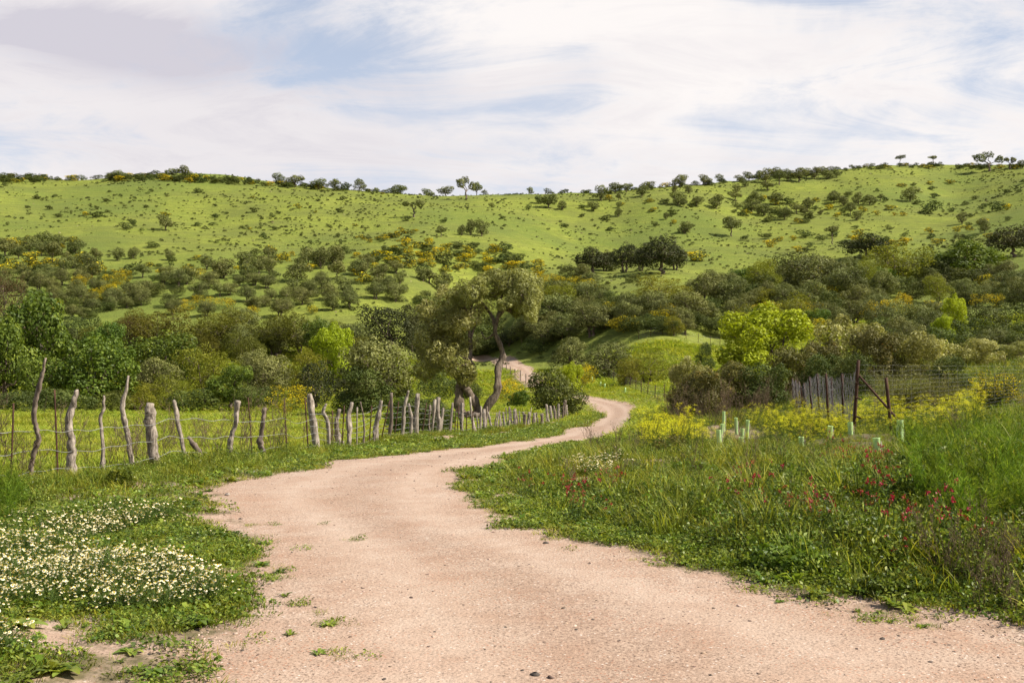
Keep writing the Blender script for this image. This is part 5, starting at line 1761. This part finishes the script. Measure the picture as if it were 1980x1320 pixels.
def p_daisy(g, q):
    needles(g, q, limb(q, (-.05, 0, 0), (.05, 0, .06), 5, .3), 46, .07, .0016, (.05, .44))
    horiz(g, q, 26, .11, (.01, .08), (.02, .04), (.006, .012), (.05, .44), .9)
    for k in range(12):
        a = q.uniform(0, 6.28); l = q.uniform(.02, .15); h = q.uniform(.06, .13)
        top = np.array([math.cos(a) * l, math.sin(a) * l, h])
        g.tube(limb(q, top * [.5, .5, 0], top, 3, .05), .0012, 3, t=.3, cap=False)
        tn = q.normal(0, .28, 3) + [0, 0, 1]; tn /= np.linalg.norm(tn)
        u = np.cross(tn, [1, 0, 0]); u /= np.linalg.norm(u); v = np.cross(tn, u); r = q.uniform(.005, .0105)
        an = np.linspace(0, 6.283, 8, endpoint=False)
        ring = np.array([top + (u * math.cos(x) + v * math.sin(x)) * r - tn * r * .15 for x in an])
        V = np.vstack([top[None], ring]); F = [[0, 1, 2, 3], [0, 3, 4, 5], [0, 5, 6, 7], [0, 7, 8, 1]]
        g.add(V, F, q.uniform(.78, 1))
        rc = np.array([top + tn * .0025 + (u * math.cos(x) + v * math.sin(x)) * r * .46 for x in an])
        g.add(np.vstack([(top + tn * .005)[None], rc]), F, .58)
    return 'daisy'
def p_dry(g, q):
    for k in range(5):
        a = q.uniform(0, 6.28); l = q.uniform(.03, .25); h = q.uniform(.35, .8)
        P = limb(q, (q.normal(0, .05), q.normal(0, .05), 0), (math.cos(a) * l, math.sin(a) * l, h), 6, .06)
        g.tube(P, np.linspace(.004, .0015, 6), 3, t=.3, cap=False)
        for b in range(5):
            s = P[q.integers(2, 5)]; e_ = s + np.array([q.normal(0, .07), q.normal(0, .07), q.uniform(.06, .2)])
            Q = limb(q, s, e_, 4, .05); g.tube(Q, .0016, 3, t=.5, cap=False)
            m = 10; f = q.uniform(0, 1, m)[:, None]
            g.leaves(s * (1 - f) + e_ * f + q.normal(0, .008, (m, 3)), q.normal(size=(m, 3)), .014, .008, q.uniform(.2, 1, m), q)
    return 'dry'
def p_field(g, q): blades(g, q, 40, .16, .2, .009, .7, .5); return 'field'
def p_fieldfar(g, q): blades(g, q, 40, .20, .42, .022, .7, .5); return 'field'
def p_tuss(g, q):
    P, N, T = crown_points(q, [(0, 0, .22, .48, .48, .24)], 90, sub=7)
    g.leaves(P, N + q.normal(0, .6, P.shape), q.uniform(.14, .26, len(P)), q.uniform(.08, .14, len(P)), q.uniform(0, 1, len(P)), q); return 'tuss'
def p_peb(g, q):
    n = 6; V = []; F = []
    a = np.linspace(0, 6.283, n, endpoint=False)
    for z, r in ((-.25, .6), (.05, 1.), (.32, .62)):
        V += [[math.cos(x) * r * q.uniform(.8, 1.2), math.sin(x) * r * q.uniform(.7, 1.1), z * q.uniform(.8, 1.2)] for x in a]
    for k in range(2):
        F += [[k * n + j, k * n + (j + 1) % n, (k + 1) * n + (j + 1) % n, (k + 1) * n + j] for j in range(n)]
    F += [[12, 13, 14, 15], [12, 15, 16, 17]]
    g.add(np.array(V), F, PEB_T[len(VP['pebble'])]); return 'peb'
PEB_T = [.05, .15, .3, .42, .55, .8, .62]


for k, n, f in (('short', 4, p_short), ('mid', 5, p_mid), ('tall', 5, p_tall), ('clover', 4, p_clover), ('rosette', 3, p_rosette), ('herb', 4, p_herb), ('fennel', 3, p_fennel),
                ('umbel', 4, p_umbel), ('red', 3, p_red), ('daisy', 4, p_daisy), ('dry', 4, p_dry), ('field', 4, p_field), ('fieldfar', 4, p_fieldfar), ('tuss', 5, p_tuss), ('pebble', 7, p_peb)):
    proto(k, n, f)


def scatter(name, kinds, P, scl, label=None, squash=None, tilt=.12, seed=1):
    """P: Nx2 positions, kinds: dict kind -> weight"""
    q = np.random.default_rng(seed)
    n = len(P)
    if n == 0: return
    Z = ground(P[:, 0], P[:, 1])
    col = bpy.data.collections.new('clumps_' + name)
    names = []
    ws = []
    for k, w in kinds.items():
        for o in VP[k]:
            col.objects.link(o); names.append(o.name); ws.append(w / len(VP[k]))
    order = np.argsort(names); ws = np.array(ws)[order]
    me = bpy.data.meshes.new(name)
    me.vertices.add(n); me.vertices.foreach_set('co', np.column_stack([P, Z]).astype(np.float32).ravel())
    a = me.attributes.new('idx', 'INT', 'POINT'); a.data.foreach_set('value', q.choice(len(ws), n, p=ws / ws.sum()).astype(np.int32))
    a = me.attributes.new('rot', 'FLOAT_VECTOR', 'POINT')
    a.data.foreach_set('vector', np.column_stack([q.normal(0, tilt, n), q.normal(0, tilt, n), q.uniform(0, 6.283, n)]).astype(np.float32).ravel())
    s = np.broadcast_to(scl, (n,)) * q.uniform(.7, 1.3, n)
    if name not in ('hillside_tussocks', 'hillside_rocks', 'gravel'):      # the herbs are trodden down round the planted saplings
        for cx_, cy_ in CLEAR:
            s = s * (1 - .6 * np.exp(-((P[:, 0] - cx_) ** 2 + (P[:, 1] - cy_ + .5) ** 2) / 1.4))
    hz = q.uniform(.75, 1.3, n) * (1 if squash is None else squash)
    a = me.attributes.new('scl', 'FLOAT_VECTOR', 'POINT'); a.data.foreach_set('vector', np.column_stack([s, s, s * hz]).astype(np.float32).ravel())
    o = obj(name, me, label=label, kind='stuff')
    ng = bpy.data.node_groups.new('scatter_' + name, 'GeometryNodeTree')
    ng.interface.new_socket('Geometry', in_out='INPUT', socket_type='NodeSocketGeometry')
    ng.interface.new_socket('Geometry', in_out='OUTPUT', socket_type='NodeSocketGeometry')
    N = ng.nodes; L = ng.links
    gi = N.new('NodeGroupInput'); go = N.new('NodeGroupOutput')
    ip = N.new('GeometryNodeInstanceOnPoints'); ci = N.new('GeometryNodeCollectionInfo')
    ci.inputs[0].default_value = col; ci.inputs['Separate Children'].default_value = True; ci.inputs['Reset Children'].default_value = True

    def na(nm, typ):
        x = N.new('GeometryNodeInputNamedAttribute'); x.data_type = typ; x.inputs[0].default_value = nm; return x.outputs[0]
    L.new(gi.outputs[0], ip.inputs['Points']); L.new(ci.outputs[0], ip.inputs['Instance'])
    ip.inputs['Pick Instance'].default_value = True
    L.new(na('idx', 'INT'), ip.inputs['Instance Index'])
    e2r = N.new('FunctionNodeEulerToRotation'); L.new(na('rot', 'FLOAT_VECTOR'), e2r.inputs[0]); L.new(e2r.outputs[0], ip.inputs['Rotation'])
    L.new(na('scl', 'FLOAT_VECTOR'), ip.inputs['Scale'])
    L.new(ip.outputs[0], go.inputs[0])
    md = o.modifiers.new('scatter', 'NODES'); md.node_group = ng
    return o


def sector(q, r0, r1, dens, a=31):
    ar = math.radians(2 * a) / 2 * (r1 * r1 - r0 * r0)
    n = int(ar * dens)
    r = np.sqrt(q.uniform(r0 * r0, r1 * r1, n)); t = np.radians(q.uniform(-a, a, n))
    return np.column_stack([r * np.sin(t), r * np.cos(t)])


def topix(P):
    z = ground(P[:, 0], P[:, 1]); d = P[:, 1]
    # through the pitched camera
    yc = d * CP + (z - EYE) * SPT; zc = -d * SPT + (z - EYE) * CP
    return 990 + P[:, 0] / yc * FPX, 660 - zc / yc * FPX


def pick(P, prob, q): return P[q.uniform(size=len(P)) < prob]


def inpoly(px, py, poly):
    c = np.zeros(len(px), bool); n = len(poly)
    for i in range(n):
        a = poly[i]; b = poly[i - 1]
        if a[1] == b[1]: continue
        c ^= ((a[1] > py) != (b[1] > py)) & (px < (b[0] - a[0]) * (py - a[1]) / (b[1] - a[1]) + a[0])
    return c


def info(P):
    d = seg_dist(P[:, 0], P[:, 1], ROADPOLY)
    px, py = topix(P)
    return d, px, py, beyond_fence(P[:, 0], P[:, 1])


q = np.random.default_rng(99)
acc = {k: [] for k in ('edge', 'left', 'bank', 'bankmid', 'field', 'fieldfar')}
rag = lambda P, s, k: fbm(P[:, 0], P[:, 1], s, 4, k)
# near ring 3..13, middle 13..30, far 30..75, distant 75..125
P = sector(q, 3, 13, 620); d, px, py, bf = info(P)
nz = rag(P, 1.1, 31); nz2 = rag(P, .28, 32); left = px < 990
hump = np.minimum(d + nz * .75 + nz2 * .35, np.where(px < 990, d + nz * 2.0 + nz2 * 1.1 + .22, 9))
lefty = left & ~bf
cover = np.clip((hump - .05) / .5, 0, 1)
# the left verge is thinner and patchy, bare soil shows through towards the bottom
thin = np.clip(.95 - np.clip((py - 1120) / 200, 0, 1) * .55 + nz * 1.3, .05, 1)
thin = np.where(nz2 * .8 + nz * .9 < -.55 + np.clip((py - 1150) / 220, 0, 1) * .5, .03, thin)
acc['left'].append(pick(P, np.where(lefty & (d > -.75), cover * thin * np.clip(1 + d * .9, .25, 1) * .95, 0), q))
acc['edge'].append(pick(P, np.where(~left & (d > -.15), cover * np.clip(1.6 - d, .0, 1) * .7, 0), q))
bank = ~left & (d > .5)
acc['bank'].append(pick(P, np.where(bank, np.clip((d - .5) / .8, 0, 1) * .42, 0), q))
P = sector(q, 13, 30, 170); d, px, py, bf = info(P); nz = rag(P, 1.4, 33); nz2 = rag(P, .4, 34)
left = px < 1000 + (900 - py) * 1.2
hump = d + nz * .6 + nz2 * .3
acc['left'].append(pick(P, np.where((px < 960) & (hump > .02) & ~bf & (py > 850), .55, 0), q))
acc['edge'].append(pick(P, np.where((px >= 880) & (hump > .02) & (d < 1.4) & ~bf, .6, 0), q))
acc['bankmid'].append(pick(P, np.where((px > 900) & (d > .6) & (P[:, 0] > (P[:, 1] - 14) * .12 - .8) & ~bf, .40, 0), q))
acc['field'].append(pick(P, np.where(bf, .42, 0), q))
P = sector(q, 30, 78, 26); d, px, py, bf = info(P); nz = rag(P, 2, 35)
acc['field'].append(pick(P, np.where(bf & (P[:, 1] < 52), .8, 0), q))
acc['fieldfar'].append(pick(P, np.where((bf & (P[:, 1] >= 50)) | ((px > 1100) & (px < 1300)), .5, 0) * (d > .3), q))
acc['bankmid'].append(pick(P, np.where((px >= 1180) & (d + nz * .5 > .3) & (px > 1300 - (P[:, 1] < 50) * 100), .7, 0), q))
acc['edge'].append(pick(P, np.where((d + nz * .6 > .05) & (d < 1.6), .9, 0), q))
P = sector(q, 78, 135, 3.5); d, px, py, bf = info(P)
acc['fieldfar'].append(pick(P, np.where(d > .4, .9, 0), q))
A = {k: np.vstack(v) for k, v in acc.items()}
dist = lambda P: np.hypot(P[:, 0], P[:, 1])
grow = lambda P, k=14.: np.clip(dist(P) / k, 1, 3.2)

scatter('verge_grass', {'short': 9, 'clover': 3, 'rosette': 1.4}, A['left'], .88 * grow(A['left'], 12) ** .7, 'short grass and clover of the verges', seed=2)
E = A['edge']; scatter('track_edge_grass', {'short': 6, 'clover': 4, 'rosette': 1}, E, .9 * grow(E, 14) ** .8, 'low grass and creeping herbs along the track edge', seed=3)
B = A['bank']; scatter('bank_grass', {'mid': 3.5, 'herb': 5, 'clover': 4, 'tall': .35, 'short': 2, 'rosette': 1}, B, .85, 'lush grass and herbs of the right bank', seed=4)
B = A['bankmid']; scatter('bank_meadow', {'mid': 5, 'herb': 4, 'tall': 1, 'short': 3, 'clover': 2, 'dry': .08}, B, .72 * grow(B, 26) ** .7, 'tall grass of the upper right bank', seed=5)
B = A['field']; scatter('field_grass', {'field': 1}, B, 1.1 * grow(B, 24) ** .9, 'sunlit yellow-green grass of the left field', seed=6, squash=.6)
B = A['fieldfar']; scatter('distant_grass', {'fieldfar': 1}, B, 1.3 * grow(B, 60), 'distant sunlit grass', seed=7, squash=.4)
# tall grass at the foot of the fence and on the left bank edge
P = sector(q, 9, 48, 260); d, px, py, bf = info(P)
fd = np.interp(px, [a for a, b in FENCE_D], [b for a, b in FENCE_D]); dd = P[:, 1] - fd
m = (px < 1090) & (dd > -3.4 - rag(P, 2, 40)) & (dd < .5) & (d > .7)
P1 = pick(P, np.where(m, np.exp(-((dd + .9) / 1.3) ** 2) * .5, 0), q)
scatter('fence_side_grass', {'mid': 5, 'short': 3, 'herb': 2., 'clover': 1}, P1, .72 * grow(P1, 28) ** .6, 'longer dark grass at the foot of the roadside fence', seed=8)
m = (px < 660) & (dd > -.3) & (dd < 3.2)
P1 = pick(P, np.where(m, .009, 0), q)
scatter('dry_stalks', {'dry': 1}, P1, 1.15, 'dry brown weed stalks standing behind the roadside fence', seed=9)
P = sector(q, 5, 13, 420); d, px, py, bf = info(P); a1 = rag(P, .35, 80); a2 = rag(P, 1.2, 81)
P1 = pick(P, np.where((px < 760) & (d > -1.1) & (d < 3) & (py > 985) & (a1 + a2 * .5 > .22 + np.clip(-d, 0, 1) * .45), .4, 0), q)
P2 = pick(P, np.where((px > 880) & (d > -.5) & (d < .4) & (a1 + a2 * .5 > .22 + np.clip(-d, 0, 1) * 1.1), .4, 0), q)
P1 = np.vstack([P1, P2])
scatter('track_side_tufts', {'short': 6, 'clover': 3, 'rosette': 1}, P1, .5, 'little green tufts creeping from the verge onto the gravel', seed=20)
# skyline scrub: one mass of small bushes
for k_ in ('mastic_far', 'gorse_far'):
    VP[k_] = [bpy.data.objects.new('clump_%s_%02d' % (k_, i), p_[1]) for i, p_ in enumerate(PROTO[k_])]
SA = np.array([x_[1:] for x_ in SCRUB])
o = scatter('skyline_scrub', {'mastic_far': 4, 'gorse_far': 1}, SA[:, :2], 1., 'low dark scrub hedge with some gorse along the skyline', tilt=0, seed=21)
o.data.attributes['scl'].data.foreach_set('vector', np.column_stack([SA[:, 2], SA[:, 2], SA[:, 3] * 1.1]).astype(np.float32).ravel())
# flowers
P = sector(q, 5, 26, 320); d, px, py, bf = info(P); nz = rag(P, .55, 50)
m = inpoly(px, py, [(-80, 1010), (120, 1000), (300, 990), (330, 1003), (240, 1030), (160, 1065), (-80, 1085)]) | inpoly(px, py, [(-80, 1088), (150, 1086), (330, 1100), (420, 1142), (400, 1178), (250, 1186), (80, 1180), (-80, 1195)]) | inpoly(px, py, [(-80, 1235), (30, 1235), (36, 1268), (-80, 1270)])
P1 = pick(P, np.where(m & (nz > -.22), .24 * np.clip(1 + nz * 2.4, .05, 1.8), 0), q)
P2 = pick(P, np.where((inpoly(px, py, [(1110, 905), (1180, 893), (1215, 905), (1160, 922), (1110, 920)]) | inpoly(px, py, [(1395, 1020), (1420, 1010), (1430, 1030)])), .35, 0), q)
P3 = pick(P, np.where(m | inpoly(px, py, [(0, 1000), (500, 980), (560, 1180), (0, 1200)]), .004, 0), q)
PD = np.vstack([P1, P2, P3])
scatter('daisies', {'daisy': 1}, PD, 1.15 * grow(PD, 12) ** .5, 'white and yellow daisies in drifts on the verges', seed=10)
RP = [((900, 960), (1130, 960), (1180, 1050), (1050, 1030)), ((1040, 950), (1200, 960), (1170, 1020), (1060, 1000)), ((1210, 1030), (1360, 1040), (1350, 1075), (1210, 1070)), ((1240, 920), (1340, 925), (1330, 960), (1240, 950)),
      ((1400, 960), (1640, 960), (1700, 1040), (1420, 1020)), ((1680, 1000), (1830, 1010), (1880, 1080), (1700, 1070)), ((1600, 860), (1800, 880), (1790, 960), (1600, 930)), ((1500, 930), (1980, 930), (1980, 1120), (1560, 1100))]
m = np.zeros(len(P), bool)
for k_, poly in enumerate(RP): m |= inpoly(px, py, poly) & (q.uniform(size=len(P)) < (1 if k_ < 6 else .3))
P1 = pick(P, np.where(m & (d > .5) & (rag(P, .7, 51) > -.05), .05, 0), q)
scatter('red_flowers', {'red': 1}, P1, 1.0, 'dark red sulla flowers dotted through the bank', seed=11)
P = sector(q, 14, 44, 60); d, px, py, bf = info(P)
m = inpoly(px, py, [(1235, 850), (1330, 838), (1480, 820), (1530, 800), (1640, 835), (1760, 815), (1900, 800), (1900, 862), (1760, 870), (1600, 872), (1500, 862), (1380, 872), (1240, 892)]) & (rag(P, 2.2, 52) > -.10)
P1 = pick(P, np.where(m, .26, 0), q)
scatter('yellow_umbel_flowers', {'umbel': 1}, P1, .78, 'yellow-flowering wild fennel on the upper bank', seed=12)
P = sector(q, 7, 16, 120); d, px, py, bf = info(P)
m = inpoly(px, py, [(1745, 905), (1820, 870), (1990, 850), (2080, 850), (2080, 1090), (1960, 1085), (1860, 1050), (1790, 1010), (1740, 960)])
P1 = pick(P, np.where(m, np.clip(.5 + rag(P, .9, 55) * 1.2, .03, .9), 0), q)
P2 = pick(P, np.where((px < 50) & (py > 950) & (py < 1010) & ~bf, .5, 0), q)
P1 = np.vstack([P1, P2])
scatter('wild_fennel', {'fennel': 4, 'herb': 5, 'clover': 1}, P1, np.clip(.56 + rag(P1, 1.1, 56) * .45, .3, .85), 'dense feathery green wild fennel', seed=13)
P = sector(q, 5.5, 14, 120); d, px, py, bf = info(P)
m = inpoly(px, py, [(1790, 1105), (1990, 1080), (1990, 1200), (1900, 1190), (1800, 1160)]) | inpoly(px, py, [(1290, 880), (1380, 880), (1370, 910), (1280, 905)])
P1 = pick(P, np.where(m & (d > .3), .35, 0), q)
scatter('dry_grass', {'dry': 1}, P1, .55, 'dry brownish grass near the track at lower right', seed=14)
P = sector(q, 24, 60, 6); d, px, py, bf = info(P)
P1 = pick(P, np.where((px > 1290) & (px < 1560) & (py > 785) & (py < 830) & (d > 1), .18, 0), q)
scatter('dead_stems', {'dry': 1}, P1, 1.5, 'bare pinkish dead stems below the rusty thicket', seed=15)
# hill tussocks and rocks
P = sector(q, 150, 440, .42, 29); nz = rag(P, 40, 60); nz2 = rag(P, 9, 61)
P1 = pick(P, np.clip(.42 + nz * .9 + nz2 * 1.1, .02, 1) * .75, q)
scatter('hillside_tussocks', {'tuss': 1}, P1, q.uniform(.35, .95, len(P1)) ** 1.8, 'small dark tussocks sprinkled over the green hillside', seed=16)
P1 = pick(P, np.where(nz2 > .25, .02, .003), q)
q5 = np.random.default_rng(5)
scatter('hillside_rocks', {'pebble': 1}, P1, q5.uniform(.12, .32, len(P1)), 'small pale rocks showing in the hill turf', seed=17)
# gravel
P = sector(q, 3.5, 9, 1500, 30); d, px, py, bf = info(P)
P1 = pick(P, np.where((d < .5) & (rag(P, .8, 70) > -.35), np.clip(.5 + rag(P, 1.4, 71) * .8, .1, .9), 0), q)
P = sector(q, 9, 22, 300, 30); d, px, py, bf = info(P)
P2 = pick(P, np.where((d < .5), .55, 0), q)
PP = np.vstack([P1, P2])
scatter('gravel', {'pebble': 1}, PP, .0050 * grow(PP, 9) ** .5 * np.random.default_rng(3).lognormal(0, .42, len(PP)), 'loose pebbles on the pink gravel', seed=18, tilt=.3)
print('scatter', round(time.time() - T0, 1))


# ------------------------------------------------------------ single things close to the camera
def stone(px, py, wpx, label, mat='stone_dark', flat=.5, seed=0):
    h_ = hit(px, py); s = wpx / FPX * h_[1]
    qq = np.random.default_rng(seed); g = G()
    n, m = 10, 6; V = []; F = []
    for i in range(m):
        ph = math.pi * (i + .5) / m
        for j in range(n):
            th = 2 * math.pi * j / n; r = .5 * (1 + qq.normal(0, .10))
            V.append([math.sin(ph) * math.cos(th) * r, math.sin(ph) * math.sin(th) * r * .8, math.cos(ph) * r * flat])
    for i in range(m - 1):
        F += [[i * n + j, i * n + (j + 1) % n, (i + 1) * n + (j + 1) % n, (i + 1) * n + j] for j in range(n)]
    F += [[0, j, j + 1, j + 2] for j in range(1, n - 2, 2)]
    g.add(V, F, .1)
    obj('stone', g.mesh('stone', M[mat], False), None, (h_[0], h_[1], float(ground(*h_)[0]) + s * flat * .18), (0, 0, qq.uniform(0, 6)), (s, s, s), label, 'stone')


for i, a in enumerate([(1035, 1306, 22, 'largest dark stone at the bottom middle of the track'), (1055, 1051, 13, 'dark oval stone near the right edge of the track'), (743, 1314, 12, 'dark stone at the very bottom left of the largest one'),
                       (1010, 1297, 10, 'small dark stone just above the largest one'), (1374, 1306, 10, 'dark stone at the bottom right of the track'), (1706, 1236, 14, 'flat dark stone on the right part of the track'),
                       (1562, 1161, 11, 'angular brown stone on the right track border'), (1596, 1166, 12, 'grey stone beside the angular brown stone'), (469, 1258, 10, 'dark stone on the left bare soil'),
                       (1114, 1218, 9, 'dark stone in the centre right of the track'), (1146, 1198, 8, 'small dark stone right above the centre right one'), (840, 1222, 8, 'dark stone in the middle of the track'),
                       (1738, 1230, 8, 'small stone right of the flat dark stone')]):
    stone(*a, seed=i)
for i, a in enumerate([(305, 1032, 14, 'pale stone among the left verge grass'), (440, 957, 13, 'pale stone at the left edge of the track bend'), (280, 1302, 9, 'pale stone at the bottom left in the weeds')]):
    stone(*a, mat='stone', seed=30 + i)


def mound(px, py, wpx, hm, label, mat, n=4000, leaf=.05, seed=0):
    h_ = hit(px, py); w = wpx / FPX * h_[1]; qq = np.random.default_rng(seed); g = G()
    lob = [(qq.uniform(-.3, .3) * w, qq.uniform(-.2, .25) * w * .6, hm * .35, w * qq.uniform(.2, .32), w * .2, hm * qq.uniform(.45, .65)) for _ in range(5)]
    foliage(g, qq, lob, n, leaf, leaf * .5, .8, sub=12, inner=.3)
    obj('leafy_herb', g.mesh('leafy_herb', mat), None, (h_[0], h_[1], float(ground(*h_)[0])), label=label, cat='plant')


mound(1545, 1100, 230, .20, 'dark glossy leafy shrublet at the foot of the right bank', MV['herb'], 5000, .045, 1)
mound(1640, 960, 90, .22, 'grey-green fine-leaved herb in the middle of the bank', M['olive_near'], 2500, .022, 2)
mound(1340, 925, 110, .25, 'dark leafy herb mound on the bank left of the shelters', MV['herb'], 2500, .04, 3)
mound(1290, 880, 80, .35, 'brownish herb mound beside the yellow flowers', M['rustbush'], 2500, .035, 4)
mound(1180, 1010, 110, .14, 'dark herb tuft above the track bend', MV['herb'], 2000, .035, 5)
mound(1760, 1150, 150, .12, 'grassy green herb mat at the right track border', MV['herb'], 2500, .04, 6)
mound(1120, 950, 90, .16, 'small green herb mound inside the bend', MV['herb'], 1500, .035, 7)
mound(235, 945, 60, .25, 'dark herb tuft below the slender wavy fence post', MV['herb'], 1500, .04, 8)


def dock(px, py, label, n, L, seed):
    h_ = hit(px, py); qq = np.random.default_rng(seed)
    e = obj('broad_leaved_plant', None, None, (h_[0], h_[1], float(ground(*h_)[0])), label=label, cat='plant')
    for i in range(n):
        a = i / n * 6.283 + qq.uniform(-.3, .3); l = L * qq.uniform(.7, 1.15); up = qq.uniform(.3, .9)
        d = np.array([math.cos(a), math.sin(a), 0]); s = np.array([-d[1], d[0], 0]); V = []
        for k in range(7):
            f = k / 6; c = d * l * f + np.array([0, 0, l * (up * f - up * .85 * f * f)])
            w = l * .24 * math.sin(math.pi * (f * .85 + .1)) * (1 + .15 * math.sin(k * 2.6))
            V += [c - s * w + [0, 0, w * .3], c, c + s * w + [0, 0, w * .3]]
        F = []
        for k in range(6):
            b = k * 3; F += [[b, b + 1, b + 4, b + 3], [b + 1, b + 2, b + 5, b + 4]]
        g = G(); g.add(V, F, qq.uniform(.5, 1.)); obj('leaf', g.mesh('leaf', MV['herb'], True), e)


dock(35, 1212, 'grey-green broad-leaved thistle rosette at the left frame edge', 9, .16, 1)
dock(120, 1300, 'dark broad-leaved rosette in the bottom left corner', 9, .13, 2)
dock(255, 1262, 'small broad-leaved rosette on the bare soil at lower left', 8, .09, 3)
dock(1330, 1120 - 30, 'light green broad-leaved rosette at the right track border', 8, .09, 4)

print('total', round(time.time() - T0, 1))
